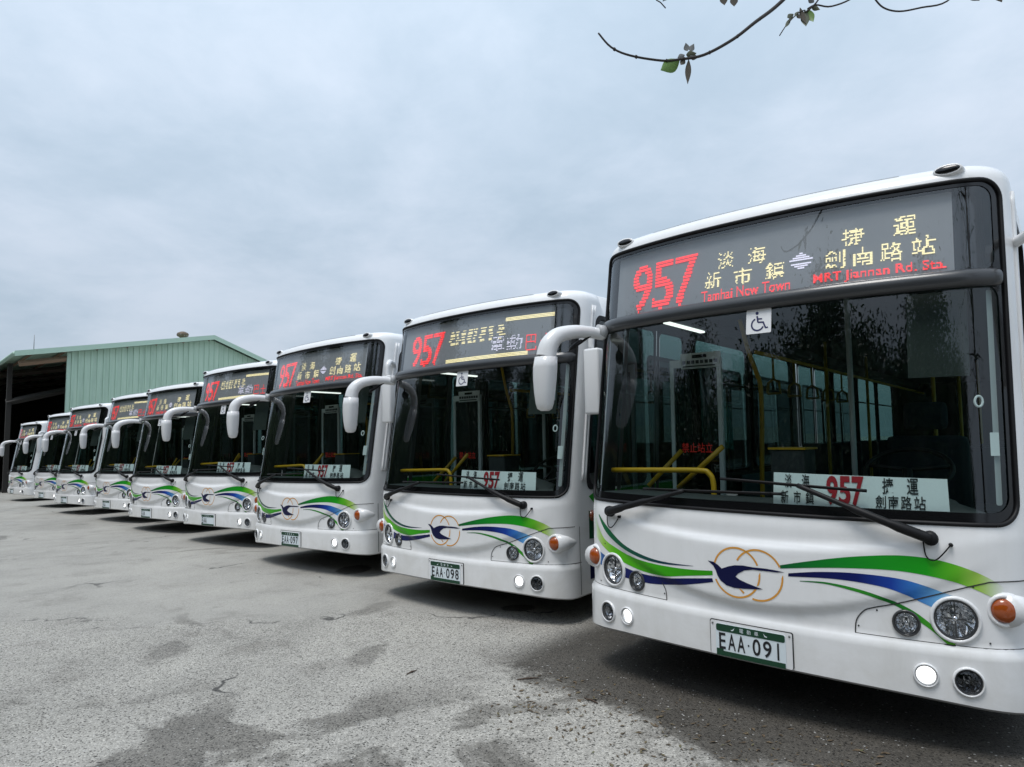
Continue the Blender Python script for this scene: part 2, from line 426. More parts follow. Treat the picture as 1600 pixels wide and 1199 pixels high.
LIV.append(('livery_stripe', 'navy stripe left of the emblem', strip([(-1.16,.815),(-1.076,.772),(-.955,.735),(-.843,.706),(-.698,.690),(-.538,.694),(-.379,.716),(-.208,.740)], [(-1.16,.72),(-1.071,.690),(-.944,.660),(-.845,.645),(-.699,.641),(-.612,.644),(-.47,.662),(-.327,.691),(-.202,.720)]),
    grad([(-1.16,(.40,.62,.80)),(-1.1,(.06,.2,.5)),(-1.0,(.008,.016,.13)),(-.2,(.004,.007,.065))])))
LIV.append(('livery_stripe', 'green stripe fading to lime right of the emblem', strip([(.179,.856),(.312,.889),(.496,.928),(.667,.952),(.787,.958),(.901,.947),(1.009,.917),(1.091,.877),(1.165,.825)], [(.182,.840),(.358,.863),(.537,.879),(.704,.885),(.821,.877),(.932,.858),(1.025,.829),(1.099,.793),(1.13,.775)]),
    grad([(.18,(.004,.10,.03)),(.45,(.004,.22,.02)),(.85,(.012,.36,.012)),(.97,(.12,.48,.02)),(1.06,(.38,.60,.10)),(1.15,WH)])))
LIV.append(('livery_stripe', 'navy stripe fading to sky blue right of the emblem', strip([(.222,.820),(.356,.842),(.492,.854),(.62,.855),(.741,.847),(.833,.826),(.907,.80),(.964,.782),(1.03,.755)], [(.220,.804),(.401,.816),(.533,.815),(.658,.803),(.737,.782),(.813,.748),(.872,.722),(.90,.70),(.95,.66)]),
    grad([(.22,(.004,.006,.05)),(.55,(.004,.010,.12)),(.70,(.010,.05,.34)),(.80,(.04,.20,.58)),(.90,(.16,.42,.70)),(1.0,WH)])))
LIV.append(('livery_stripe', 'thin green line curling down past the lamps', strip([(.278,.789),(.4,.797),(.532,.784),(.655,.755),(.772,.708),(.846,.657),(.895,.609),(.941,.583),(.953,.573)], [(.278,.786),(.399,.788),(.514,.772),(.622,.747),(.733,.706),(.808,.655),(.866,.612),(.915,.567),(.94,.559)]),
    grad([(.28,(.01,.14,.04)),(.55,(.03,.27,.02)),(.7,(.006,.15,.02)),(.8,(.03,.28,.02)),(.95,(.10,.42,.02))])))
BIRD = [(-.232,.835),(-.197,.832),(-.172,.819),(-.148,.801),(-.109,.817),(-.07,.828),(-.023,.832),(.032,.829),(.095,.83),(.148,.828),(.203,.822),(.156,.817),(.094,.817),(.031,.816),(-.015,.807),(-.053,.785),(-.068,.768),(-.045,.754),(0,.740),(.045,.729),(.085,.720),(.035,.714),(-.02,.709),(-.076,.706),(-.123,.714),(-.157,.735),(-.175,.761),(-.184,.787),(-.198,.81),(-.217,.824)]
SIDE = [('side_stripe', [(1.50,1.10),(1.60,1.135),(4.2,1.135),(4.2,1.05),(2.2,.93),(1.72,.95)], (.012,.30,.012)),
        ('side_stripe', [(1.50,.98),(1.78,.86),(2.3,.86),(3.1,.88),(3.1,.76),(2.4,.70),(1.50,.74)], (.004,.08,.03)),
        ('side_stripe', [(1.50,.62),(2.4,.58),(3.1,.59),(3.1,.40),(1.50,.40)], (.006,.009,.06))]
SIDE += [(n_, [(-x, y) for x, y in reversed(pl)], c_) for n_, pl, c_ in SIDE if False]

# lamps: (s, q, r)
LAMPS = {'head': (.955,.680,.090), 'small': (.754,.641,.052), 'fogi': (.823,.419,.046), 'fogo': (.989,.413,.056), 'ind': (1.145,.737,.050)}
def circle(s, q, r, n=28): return [(s+r*math.cos(2*PI*k/n), q+r*math.sin(2*PI*k/n)) for k in range(n)]
GLAZ = rr(-1.238, 1.238, 1.115, 2.832, .105, 9)
def WSf(i): return rr(-1.20+i, 1.20-i, 1.168+i, 2.272-i, .075)
def SGf(i): return rr(-1.19+i, 1.19-i, 2.345+i, 2.800-i, .07)
WINR = [(1.455, 2.62)]+[(2.72+k*1.44, 2.72+k*1.44+1.36) for k in range(7)]
WINL = [(-4.32-k*1.44+.0, -2.96-k*1.44) for k in range(2)]+[(-9.0-k*1.44, -7.64-k*1.44) for k in range(3)]
DOORL = [(-2.82, -1.56), (-7.46, -6.02)]
WQ = (1.16, 2.44)
wtop = lambda a: 2.72 if a == 1.455 else WQ[1]     # the driver's window runs up to the sign
ARCH = [2.75+1.36-.36, 8.75+1.36-.36]     # axle positions on s
VB = lambda s: .332-.045*min(1, abs(s)/1.25)**3

def build_bus():
    root = empty('city_bus')
    # ---------------- skin
    top = [(x, QMAX) for x in np.linspace(SEND, -SEND, 40)]
    bot = []
    xs = sorted(set(list(np.arange(-1.4, 1.41, .05).round(3))+list(np.linspace(-SEND, -1.6, 24))+list(np.linspace(1.6, SEND, 24))))
    for x in xs: bot.append((x, VB(x)))
    dom = bot+top
    holes = [GLAZ]
    for k in LAMPS:
        if k != 'ind':
            s, q, r = LAMPS[k]; holes += [circle(s, q, r), circle(-s, q, r)]
    for a, b in WINR+WINL: holes.append(rr(a, b, WQ[0], wtop(a), .09))
    for a, b in DOORL: holes.append(rr(a, b, .40, 2.46, .06))
    arches = []
    for a in ARCH:
        for sg in (1, -1):
            lp = [(sg*a+.56*math.cos(t), .42+.56*math.sin(t)) for t in np.linspace(0, PI, 20)]
            lp = [(lp[0][0], VB(9)-.0)]+lp+[(lp[-1][0], VB(9)-.0)]; arches.append(lp)
    grid = []
    for x in np.arange(-1.4, 1.401, .025):
        for y in np.arange(.35, 1.11, .02): grid.append((x, y))
        for y in list(np.arange(1.16, 2.85, .06))+[QTOP+.157*k/6 for k in range(0, 6)]: 
            if not (abs(x) < 1.22 and 1.12 < y < 2.82): grid.append((x, y))
    for x in list(np.arange(1.5, SEND, .3)):
        for y in [.6, .9, 1.12, 1.5, 2.0, 2.5, 2.7]+[QTOP+.157*k/6 for k in range(0, 6)]:
            grid += [(x, y), (-x, y)]
    loops = [densify(dom, .6)]+[densify(h, .08) for h in holes]+arches+[l[2] for l in LIV]+[BIRD]+[densify(l[1], .2) for l in SIDE]
    RINGS = [(circle(c_, .79, .137, 48), circle(c_, .79, .127, 48)) for c_ in (-.064, .058)]
    for a, b in RINGS: loops += [a, b]
    # halo round the bird: rings stop short of it
    V, F, c = triangulate(loops, grid)
    keep = inpoly(c[:, 0], c[:, 1], dom)
    for h in holes+arches: keep &= ~inpoly(c[:, 0], c[:, 1], h)
    Fb = F[keep]; cb_ = c[keep]
    body = submesh('body', V, Fb, 0, M['paint'], root)
    # lower lip, roof deck, rear wall, underfloor joined to the skin's own parts
    lip = MB(); n = len(xs)
    for k, (of, dz) in enumerate(((0, 0), (-.012, -.012), (-.10, -.005))):
        lip.v += [tuple(surf(x, VB(x), of)+Vector((0, 0, dz))) for x in xs]
    for k in range(2):
        for i in range(n-1): lip.f.append((k*n+i+1, k*n+i, (k+1)*n+i, (k+1)*n+i+1))
    lip.build('skirt_lip', M['plastic_grey'], root)
    rf = MB(); ring = [surf(x, QMAX) for x in np.linspace(SEND, -SEND, 160)]
    ins = [Vector((q.x*.86, q.y+(.25 if q.y < 1 else 0), 2.975)) for q in ring]
    ctr = [Vector((0, q.y+(.25 if q.y < 1 else 0), 2.99)) for q in ring]
    m_ = len(ring); rf.v = [tuple(x) for x in ring+ins+ctr]
    for i in range(m_-1):
        rf.f += [(i, i+1, m_+i+1, m_+i), (m_+i, m_+i+1, 2*m_+i+1, 2*m_+i)]
    rf.build('roof', M['paint'], root, recalc=True)
    rear = MB(); yr = surf(SEND, 1).y
    pr = [surf(SEND, q) for q in np.linspace(VB(9), QMAX, 14)]; pl = [surf(-SEND, q) for q in np.linspace(VB(9), QMAX, 14)]
    rear.v = [tuple(q) for q in pr+pl]; rear.f = [(i, i+1, 14+i+1, 14+i) for i in range(13)]; rear.f += []
    rear.build('rear_panel', M['paint'], root, recalc=True)
    MB().box((-1.14, .25, .30), (1.14, yr-.05, .36)).build('underbody', M['under'], root, False)
    # ---------------- livery
    lamph = [h for h in holes]
    for nm, lab, poly, colf in LIV:
        k = inpoly(cb_[:, 0], cb_[:, 1], poly)
        o = submesh(nm, V, Fb[k], .0015, M['vinyl'], body, True, colf); o['label'] = lab
    for nm, poly, col in SIDE:
        k = inpoly(cb_[:, 0], cb_[:, 1], poly); submesh(nm, V, Fb[k], .0015, M['vinyl'], body, True, lambda s, q, col=col: col)
    bx = np.array(BIRD)
    inb = inpoly(cb_[:, 0], cb_[:, 1], BIRD)
    o = submesh('bird_emblem', V, Fb[inb], .0025, M['vinyl'], body, True, lambda s, q: (.004, .006, .050)); o['label'] = 'navy flying bird emblem'
    for (ro, ri), gaps in zip(RINGS, ([(-.21, -.15, .74, .83), (.04, .09, .80, .84), (.05, .1, .70, .735)], [(-.1, -.03, .70, .80), (-.02, .02, .66, .735), (.17, .21, .80, .845), (-.09, .0, .8, .86)])):
        k = inpoly(cb_[:, 0], cb_[:, 1], ro) & ~inpoly(cb_[:, 0], cb_[:, 1], ri) & ~inb
        for g in gaps: k &= ~((cb_[:, 0] > g[0]) & (cb_[:, 0] < g[1]) & (cb_[:, 1] > g[2]) & (cb_[:, 1] < g[3]))
        o = submesh('emblem_ring', V, Fb[k], .0015, M['vinyl'], body, True, lambda s, q: (.70, .33, .06))
    # panel joints
    for sg in (1, -1):
        line_on('panel_gap', [(sg*.529,.560),(sg*.535,.62),(sg*.56,.662),(sg*.60,.690),(sg*.734,.732),(sg*.92,.80),(sg*1.06,.850),(sg*1.12,.862),(sg*1.30,.864)][:9 if sg > 0 else 3], .0055, .0032, M['gap'], body)
        line_on('panel_gap', [(sg*.529,.5635),(sg*.9,.5635),(sg*1.2,.5635),(sg*1.36,.5635)], .006, .0034, M['gap'], body)
        for a, b in ((.545,.60),(.63,.685),(1.03,.835),(1.08,.588)):
            f = frame_at(sg*a, b, .001); MB().lathe([(.0045, 0), (.004, .002), (0.0001, .002)], f, 8).build('screw', M['gap'], body)
    for sg in (1, -1):
        line_on('panel_gap', [(sg*1.345,.30),(sg*1.345,.42),(sg*1.345,.556)], .006, .003, M['gap'], body)
        line_on('panel_gap', [(sg*1.345,.57),(sg*1.345,.72),(sg*1.345,.86)], .005, .003, M['gap'], body)
    line_on('roof_seam', [(-.78, QTOP+.105), (0, QTOP+.105), (.78, QTOP+.105)], .008, .002, M['gap'], body)
    # ---------------- glazing
    patch('glazing_surround', GLAZ, [WSf(0), SGf(0)], -.004, .05, M['black'], root)
    gk = MB(); gp = densify(GLAZ, .04)
    gk.tube([surf(a, b, .0) for a, b in gp+gp[:1]], .011, 6, False); gk.build('glazing_gasket', M['rubber'], root, recalc=True)
    patch('windscreen', WSf(-.004), [], -.010, .04, M['windscreen'], root)
    dv_ = MB(); ss = list(np.linspace(-1.232, 1.232, 70)); prof = [(2.262, -.005), (2.264, .012), (2.285, .024), (2.315, .030), (2.340, .024), (2.352, .010), (2.354, -.005)]
    for s in ss:
        k = 1-sstep(abs(s), 1.19, 1.235); dv_.v += [tuple(surf(s, 2.308+(q-2.308)*(.55+.45*k), of*k)) for q, of in prof]
    npf = len(prof)
    for i in range(len(ss)-1):
        for k in range(npf-1): dv_.f.append((i*npf+k, (i+1)*npf+k, (i+1)*npf+k+1, i*npf+k+1))
    dv_.build('screen_divider', M['trim'], root)
    sign = empty('destination_sign'); sign.parent = root
    patch('sign_glass', SGf(-.004), [], -.008, .05, M['signglass'], sign)
    patch('led_board', rr(-1.10, 1.02, 2.352, 2.792, .01), [], -.045, .06, M['ledboard'], sign)
    patch('sign_backing', rr(-1.21, 1.21, 2.33, 2.815, .01), [], -.075, .06, M['black'], sign)
    # ---------------- side windows and doors
    for a, b in WINR+WINL:
        def of(i, a=a, b=b): return rr(a+i, b-i, WQ[0]+i, wtop(a)-i, .09)
        rim_frame('window_rubber', of, .035, .004, .03, M['rubber'], root)
        w_ = patch('side_window', of(.01), [], -.012, .5, M['sideglass'], root)
        bar = MB(); bar.tube([surf(a+.03, 2.02, -.012), surf((a+b)/2, 2.02, -.012), surf(b-.03, 2.02, -.012)], .012, 6); bar.build('transom', M['rubber'], w_)
    for a, b in DOORL:
        mid = (a+b)/2
        for x0, x1 in ((a+.01, mid-.005), (mid+.005, b-.01)):
            lf = patch('door_leaf', rr(x0, x1, .41, 2.45, .05), [rr(x0+.06, x1-.06, .60, 2.38, .06)], -.006, .3, M['trim'], root)
            patch('door_glass', rr(x0+.05, x1-.05, .59, 2.39, .06), [], -.014, .4, M['sideglass'], lf)
    # drip rail strips by the driver's window (pale double strip on the pillar)
    for ds in (1.375, 1.418):
        MB().tube([surf(ds, q, .004) for q in np.linspace(1.24, 2.80, 24)], .012, 8).build('pillar_strip', M['plastic_white'], root)
    # ---------------- lamps
    def lamp(kind, sg):
        s, q, r = LAMPS[kind]; s *= sg; fr = frame_at(s, q); o, ex, ey, az = fr
        if kind == 'ind':
            L = empty('indicator'); L.parent = root
            az2 = (az*.35+Vector((sg*.10, -1, .02))*.65).normalized(); ex2 = ey.cross(az2).normalized(); ey2 = az2.cross(ex2)
            f2 = (o-az*.012, ex2, ey2, az2)
            MB().lathe([(.10, -.10), (.088, -.02), (.075, .028), (.068, .036), (.058, .034), (.054, .022)], f2, 24).build('pod', M['plastic_white'], L)
            MB().lathe([(.056, .020), (.053, .034), (.043, .046), (.025, .053), (.0005, .055)], f2, 24).build('amber_lens', M['amber'], L)
            tp = MB(); pts = [o+az2*.0+Vector((sg*t*.075, t*.25, 0)) for t in (0, .35, .7, 1)]
            tp.tube([pts[0]+az2*.02]+pts[1:], [.072, .070, .052, .015], 14); tp.build('pod_fairing', M['plastic_white'], L, recalc=True)
            return
        nm = {'head': 'headlight', 'small': 'position_lamp', 'fogi': 'daytime_lamp', 'fogo': 'fog_lamp'}[kind]
        L = empty(nm); L.parent = root
        rim_m = M['plastic_white'] if kind in ('head', 'fogi') else M['trim']
        lip_m = M['trim'] if kind in ('head', 'fogo', 'small') else M['plastic_grey']
        MB().lathe([(r*1.20, -.004), (r*1.17, .010), (r*1.04, .013), (r*1.0, .004)], fr, 30).build('bezel', M['plastic_white'] if kind != 'small' else M['trim'], L)
        MB().lathe([(r*1.0, .006), (r*.93, .009), (r*.90, -.004), (r*.90, -.02)], fr, 30).build('lamp_rim', lip_m, L)
        if kind == 'fogi':
            MB().lathe([(r*.92, -.006), (r*.80, -.016), (r*.66, -.020)], fr, 24).build('reflector', M['chrome'], L)
            MB().lathe([(r*.70, -.020), (r*.66, -.008), (r*.5, -.003), (.0005, .0)], fr, 24).build('lit_element', M['lit'], L)
            MB().lathe([(r*.95, -.002), (r*.8, .006), (r*.5, .010), (.0005, .012)], fr, 24).build('lens', M['lens'], L); return
        dep = r*.8; n = 40 if kind == 'head' else 24
        prof = [(r*.95*math.sqrt(t), -.012-dep*(1-t)) for t in (1, .85, .7, .55, .4, .28, .18, .08, .02)]
        d = MB().lathe(prof, fr, n)
        # moulded facets: vertical flutes pressed in the dish
        vs = []
        for i, vv in enumerate(d.v):
            vv = Vector(vv); xx = (vv-o).dot(ex)/r; yy = (vv-o).dot(ey)/r
            vs.append(tuple(vv+az*(.0045*r/.09*((1 if int(math.floor(xx*3+.5)) % 2 else -1)*(1 if abs(yy) > .30 else -.5)))))
        d.v = vs; d.build('reflector', M['chrome'] if kind != 'fogo' else M['darkchrome'], L, False)
        fb = (o, ex, ey, az); MB().lathe([(r*.16, -.012-dep), (r*.16, -.02), (r*.12, -.012), (.0005, -.010)], fb, 14).build('bulb', M['chrome'] if kind != 'fogo' else M['trim'], L)
        if kind == 'head':
            hb = MB(); hb.box((-.003, -r*.85, -.02), (.003, r*.85, -.012)); hb.box((-r*.5, -.004, -.022), (r*.5, .004, -.014))
            hb.v = [tuple(o+ex*a+ey*b+az*c_) for a, b, c_ in hb.v]; hb.build('lamp_divider', M['trim'], L, False)
        MB().lathe([(r*.97, -.002), (r*.8, .008), (r*.5, .014), (.0005, .017)], fr, 24).build('lens', M['lens'], L)
    for k in LAMPS:
        for sg in (-1, 1): lamp(k, sg)
    # roof marker lamps
    for sg in (-1, 1):
        L = empty('roof_marker'); L.parent = root; f = frame_at(sg*1.005, QTOP+.062)
        o, ex, ey, az = f; az2 = (Vector((0, -1, .15))).normalized(); ex2 = Vector((1, 0, 0)); ey2 = az2.cross(ex2)
        hs = MB(); n = 20
        def oval(a, b, h): return [o+ex2*(a*math.cos(2*PI*k/n))+ey2*(b*math.sin(2*PI*k/n))+az2*h for k in range(n)]
        for a, b, h in ((.078, .036, -.07), (.074, .034, .0), (.066, .030, .026), (.058, .022, .026)): hs.v += [tuple(x) for x in oval(a, b, h)]
        for i in range(3):
            for k in range(n): hs.f.append((i*n+k, i*n+(k+1) % n, (i+1)*n+(k+1) % n, (i+1)*n+k))
        hs.build('marker_housing', M['plastic_white'], L)
        l2 = MB(); 
        for a, b, h in ((.060, .024, .024), (.045, .016, .031)): l2.v += [tuple(x) for x in oval(a, b, h)]
        for k in range(n): l2.f.append((k, (k+1) % n, n+(k+1) % n, n+k))
        l2.f.append(tuple(n+k for k in range(n))); l2.build('marker_lens', M['black'], L)
    # side repeater
    f = frame_at(1.56, .93); o, ex, ey, az = f
    rp = MB().lathe([(.05, 0), (.045, .02), (.025, .034), (.0005, .036)], f, 16); rp.build('side_repeater', simple('repeater_amber', (.16, .035, .012), .2, 0, .4), root)
    # ---------------- wipers
    def wiper(piv, joint, bl, sg):
        Wp = empty('wiper'); Wp.parent = root
        p0 = surf(*piv, .035); f = frame_at(*piv)
        MB().lathe([(.034, -.03), (.034, .03), (.028, .045), (.0005, .048)], f, 16).build('pivot', M['rubber'], Wp)
        mid = ((piv[0]*.72+joint[0]*.28), (piv[1]*.72+joint[1]*.28))
        a = MB(); pts = [p0, surf(*mid, .06), surf(piv[0]*.4+joint[0]*.6, piv[1]*.4+joint[1]*.6, .05), surf(*joint, .03)]
        a.tube(catmull(pts, 5), [.025]*5+[.020]*5+[.013]*6, 8); a.build('arm', M['rubber'], Wp, recalc=True)
        b = MB(); bp = [surf(bl[0][0]+(bl[1][0]-bl[0][0])*t, bl[0][1]+(bl[1][1]-bl[0][1])*t, .004) for t in np.linspace(0, 1, 16)]
        b.tube(bp, .009, 6); bp2 = [surf(bl[0][0]+(bl[1][0]-bl[0][0])*t, bl[0][1]+(bl[1][1]-bl[0][1])*t+.004, .022) for t in np.linspace(.06, .94, 14)]
        b.tube(bp2, .006, 6); b.build('blade', M['rubber'], Wp, recalc=True)
        # washer hose
        h = MB(); hp = [(piv[0]-.03*1, piv[1]-.01), (piv[0]-.02, piv[1]-.085), (piv[0]+.02, piv[1]-.095), (piv[0]+.08, piv[1]-.025)]
        h.tube(catmull([surf(*x, .012) for x in hp], 6), .0035, 5); h.tube([surf(*hp[-1], .0), surf(*hp[-1], .02)], .009, 8); h.build('washer_hose', M['rubber'], Wp, recalc=True)
    wiper((.872,1.047), (.275,1.272), ((-.169,1.290), (.605,1.255)), 1)
    wiper((-.962,1.047), (-.389,1.212), ((-.70,1.207), (.191,1.222)), -1)
    # ---------------- mirrors
    mr = empty('door_mirror'); mr.parent = root; mr['label'] = 'white swan-neck mirror on the door side'
    arm = MB(); ap = catmull([(-1.17,.36,2.252),(-1.215,.25,2.262),(-1.265,.12,2.256),(-1.318,.0,2.222),(-1.352,-.062,2.155),(-1.366,-.080,2.07)], 6)
    rad = np.interp(np.linspace(0, 1, len(ap)), [0, .15, .5, .8, 1], [.041, .041, .051, .066, .072])
    # flattened oval section: wider fore and aft
    arm.tube(ap, list(rad), 16); arm.build('mirror_arm', M['plastic_white'], mr, recalc=True)
    MB().tube([(-1.16,.37,2.268), (-1.19,.315,2.274)], .050, 16).build('mirror_knuckle', M['plastic_grey'], mr, recalc=True)
    hs = MB(); hn = 18; lv = [(2.072,.0735,.0735,-1.366,-.080),(2.0,.080,.077,-1.375,-.080),(1.92,.077,.076,-1.381,-.078),(1.83,.068,.070,-1.387,-.074),(1.755,.058,.060,-1.392,-.068),(1.722,.048,.049,-1.394,-.066),(1.708,.026,.028,-1.395,-.064)]
    for z, a, b, cx, cy in lv:
        for k in range(hn):
            t = 2*PI*k/hn; ct, st = math.cos(t), math.sin(t); e_ = .74
            hs.v.append((cx+a*math.copysign(abs(ct)**e_, ct), cy+b*math.copysign(abs(st)**e_, st), z))
    for i in range(len(lv)-1):
        for k in range(hn): hs.f.append((i*hn+k, i*hn+(k+1) % hn, (i+1)*hn+(k+1) % hn, (i+1)*hn+k))
    hs.f.append(tuple(range(hn))); hs.f.append(tuple((len(lv)-1)*hn+k for k in range(hn)))
    hs.build('mirror_housing', M['plastic_white'], mr, recalc=True)
    jn = MB(); jn.tube([(-1.366,-.080,2.0735), (-1.366,-.080,2.0685)], .0730, 18); jn.build('mirror_joint', M['gap'], mr, recalc=True)
    MB().box((-1.42,-.016,1.78), (-1.34,-.010,2.02)).build('mirror_glass', M['mirror'], mr, False)
    bm_ = MB(); bm_.tube([(-1.20,.235,2.235), (-1.245,.19,2.19), (-1.27,.17,2.17)], .010, 6); bm_.lathe([(.0005,-.006),(.058,-.004),(.062,.006),(.05,.020),(.0005,.024)], (Vector((-1.275,.165,2.165)), Vector((.55,.6,.58)).normalized(), Vector((-.74,.67,0)).normalized(), Vector((-.39,-.43,.81)).normalized()), 18)
    bm_.build('kerb_mirror', M['rubber'], mr, recalc=True)
    dm = empty('driver_mirror'); dm.parent = root; dm['label'] = 'flat white mirror on the driver side'
    MB().tube(catmull([(1.22,.70,2.50),(1.30,.61,2.53),(1.36,.50,2.535),(1.40,.43,2.48),(1.405,.415,2.36)], 5), [.026]*10+[.034]*6+[.026]*5, 12).build('mirror_arm', M['plastic_white'], dm, recalc=True)
    MB().box((1.345,.37,1.80), (1.50,.47,2.36)).build('mirror_housing', M['plastic_white'], dm, True, bevel=.022)
    MB().box((1.36,.471,1.84), (1.485,.474,2.32)).build('mirror_glass', M['mirror'], dm, False)
    # ---------------- plate bracket (the plate itself is fitted per bus)
    # ---------------- sticker on the windscreen
    st = empty('access_sticker'); st.parent = root; st['label'] = 'white sticker with blue wheelchair sign'
    patch('sticker_sheet', rr(-.04,.11,2.118,2.262,.008), [], -.006, .05, M['sticker'], st)
    sy = MB()
    def sroke(pts, w, n=6):
        vs, fs = ribbon2d(catmull(pts, n), w); sy.add([surf(x.x, x.y, -.0045) for x in vs], fs)
    cx, cy = .030, 2.172
    sroke([(cx+.036*math.cos(t), cy+.036*math.sin(t)) for t in np.linspace(R(115), R(335), 14)], .009, 2)
    sroke([(.026,2.222),(.030,2.196),(.032,2.184)], .010); sroke([(.032,2.184),(.050,2.183),(.062,2.182)], .009); sroke([(.062,2.186),(.072,2.160),(.080,2.146)], .009); sroke([(.079,2.147),(.092,2.150)], .008); sroke([(.028,2.204),(.056,2.203)], .008)
    hd = [(.0255+.0095*math.cos(t), 2.239+.0095*math.sin(t)) for t in np.linspace(0, 2*PI, 15)[:-1]]
    sy.add([surf(a, b, -.0045) for a, b in hd], [tuple(range(14))])
    sy.build('wheelchair_symbol', M['navy_ink'], st)
    # ---------------- route board behind the glass
    rb = empty('route_board'); rb.parent = root; rb['label'] = 'white route board reading 957 behind the windscreen'
    patch('board_sheet', [(.125,1.150),(.962,1.150),(.955,1.318),(.125,1.332)], [], -.05, .1, M['board'], rb)
    def lett(nm, txt, x0, x1, y0, y1, m):
        V_, F_ = fit_text(txt, x0, x1, y0, y1, .035 if txt in '957' else .012); b = MB(); b.add([surf(x, y, -.0465) for x, y in V_], [tuple(int(i) for i in f) for f in F_]); return b.build(nm, m, rb, False)
    for t_, x0, x1, y0, y1 in (('淡',.188,.225,1.252,1.326),('海',.278,.318,1.252,1.326),('新',.168,.208,1.170,1.238),('市',.236,.274,1.170,1.238),('鎮',.300,.342,1.170,1.238),
                               ('捷',.672,.722,1.238,1.318),('運',.782,.832,1.238,1.318),('劍',.640,.688,1.168,1.232),('南',.698,.744,1.168,1.232),('路',.754,.802,1.168,1.232),('站',.812,.862,1.168,1.232)):
        lett('board_character', t_, x0, x1, y0, y1, M['ink'])
    for i, t_ in enumerate('957'): lett('board_numeral', t_, .405+i*.062, .462+i*.062, 1.172, 1.322, M['red_ink'])
    # ---------------- interior
    db = MB(); ds = np.linspace(-1.12, 1.12, 30); prof = [(-.035,1.13),(-.05,1.165),(-.30,1.17),(-.42,1.16),(-.46,1.05),(-.46,.45)]
    for s in ds:
        for of, z in prof:
            hump = .11*math.exp(-((s-.66)/.33)**2) if of < -.2 and z > 1.0 else 0
            w_ = surf(s, 1.15, of); db.v.append((w_.x, w_.y, z+hump))
    for i in range(29):
        for k in range(5): db.f.append((i*6+k, (i+1)*6+k, (i+1)*6+k+1, i*6+k+1))
    db.build('dashboard', M['dash'], root, recalc=True)
    sw = MB(); cx = Vector((.66,.86,1.325)); axx = Vector((1,0,0)); ayy = Vector((0,.86,.50)).normalized()
    sw.tube([cx+axx*(.23*math.cos(t))+ayy*(.23*math.sin(t)) for t in np.linspace(0, 2*PI, 28)], .014, 8, False)
    for t in (.2, PI-.2, -PI/2): sw.tube([cx, cx+axx*(.22*math.cos(t))+ayy*(.22*math.sin(t))], .013, 6)
    sw.tube([cx, cx+Vector((0,-.2,-.35))], .03, 8); sw.build('steering_wheel', M['rubber'], root, recalc=True)
    seat = empty('driver_seat'); seat.parent = root
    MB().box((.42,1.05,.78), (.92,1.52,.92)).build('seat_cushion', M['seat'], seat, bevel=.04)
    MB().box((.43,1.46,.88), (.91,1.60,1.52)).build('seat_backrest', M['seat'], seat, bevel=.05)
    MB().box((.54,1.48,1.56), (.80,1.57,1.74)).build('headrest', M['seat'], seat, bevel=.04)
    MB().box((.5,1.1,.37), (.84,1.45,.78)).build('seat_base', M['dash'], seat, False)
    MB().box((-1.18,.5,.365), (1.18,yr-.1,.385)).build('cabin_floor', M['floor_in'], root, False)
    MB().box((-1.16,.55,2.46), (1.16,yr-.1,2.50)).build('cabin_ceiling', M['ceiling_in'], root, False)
    for sg in (-1, 1):
        MB().box((sg*1.0-.16,.8,2.36), (sg*1.0+.16,yr-.2,2.458)).build('ceiling_duct', M['ceiling_in'], root, False, bevel=.03)
        for k in range(1 if sg < 0 else 0):
            MB().box((sg*.86-.02,.75+k*1.7+(0 if sg < 0 else 1.2),2.345), (sg*.86+.02,1.40+k*1.7+(0 if sg < 0 else 1.2),2.359)).build('ceiling_lamp', M['tube'], root, False)
    # wall panels below the windows
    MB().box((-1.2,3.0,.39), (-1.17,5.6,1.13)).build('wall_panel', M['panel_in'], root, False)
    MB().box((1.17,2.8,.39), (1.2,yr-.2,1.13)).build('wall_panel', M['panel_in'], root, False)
    # entry screen with notice
    en = empty('entry_screen'); en.parent = root; en['label'] = 'aluminium framed screen with red no-standing notice'
    fr_ = MB(); y = 1.20
    fr_.box((-1.065,y,.45), (-1.035,y+.03,2.12)); fr_.box((-.665,y,.45), (-.630,y+.03,2.12)); fr_.box((-1.035,y,2.06), (-.665,y+.03,2.12)); fr_.build('screen_frame', M['plastic_white'], en, False)
    MB().box((-.96,y-.012,2.045), (-.625,y-.002,2.165)).build('notice_header', M['alu'], en, False)
    MB().box((-1.035,y+.012,.6), (-.665,y+.018,2.06)).build('screen_glass', M['sideglass'], en, False)
    MB().box((-.86,y-.016,2.125), (-.74,y-.0125,2.150)).build('notice_badge', M['black'], en, bevel=.001)
    nb = MB()
    for k in range(8): nb.box((-.945+k*.038,y-.0155,2.082), (-.918+k*.038,y-.0125,2.108))
    nb.box((-.94,y-.0155,2.058), (-.67,y-.0125,2.068)); nb.build('notice_lines', M['ink'], en, False)
    V_, F_ = fit_text('禁止站立', -.98, -.72, 1.40, 1.475); b = MB(); b.add([(x, y+.009, z) for x, z in V_], [tuple(int(i) for i in f) for f in F_]); b.build('notice_lettering', emit('notice_red', (.6,.03,.02), .12, (.55,.02,.02)), en, False)
    # rails and poles
    MB().tube(catmull([(-1.18,.47,1.292),(-.80,.47,1.302),(-.50,.47,1.308),(-.43,.47,1.29),(-.40,.47,1.22),(-.40,.47,1.0)], 6), .018, 10).build('handrail', M['yellow_rail'], root, recalc=True)
    MB().tube([(-.82,.80,1.16),(-.465,.80,1.457)], .018, 10).build('handrail', M['yellow_rail'], root, recalc=True)
    MB().tube([(-1.15,.95,1.15),(-.93,1.1,1.42)], .018, 10).build('handrail', M['yellow_rail'], root, recalc=True)
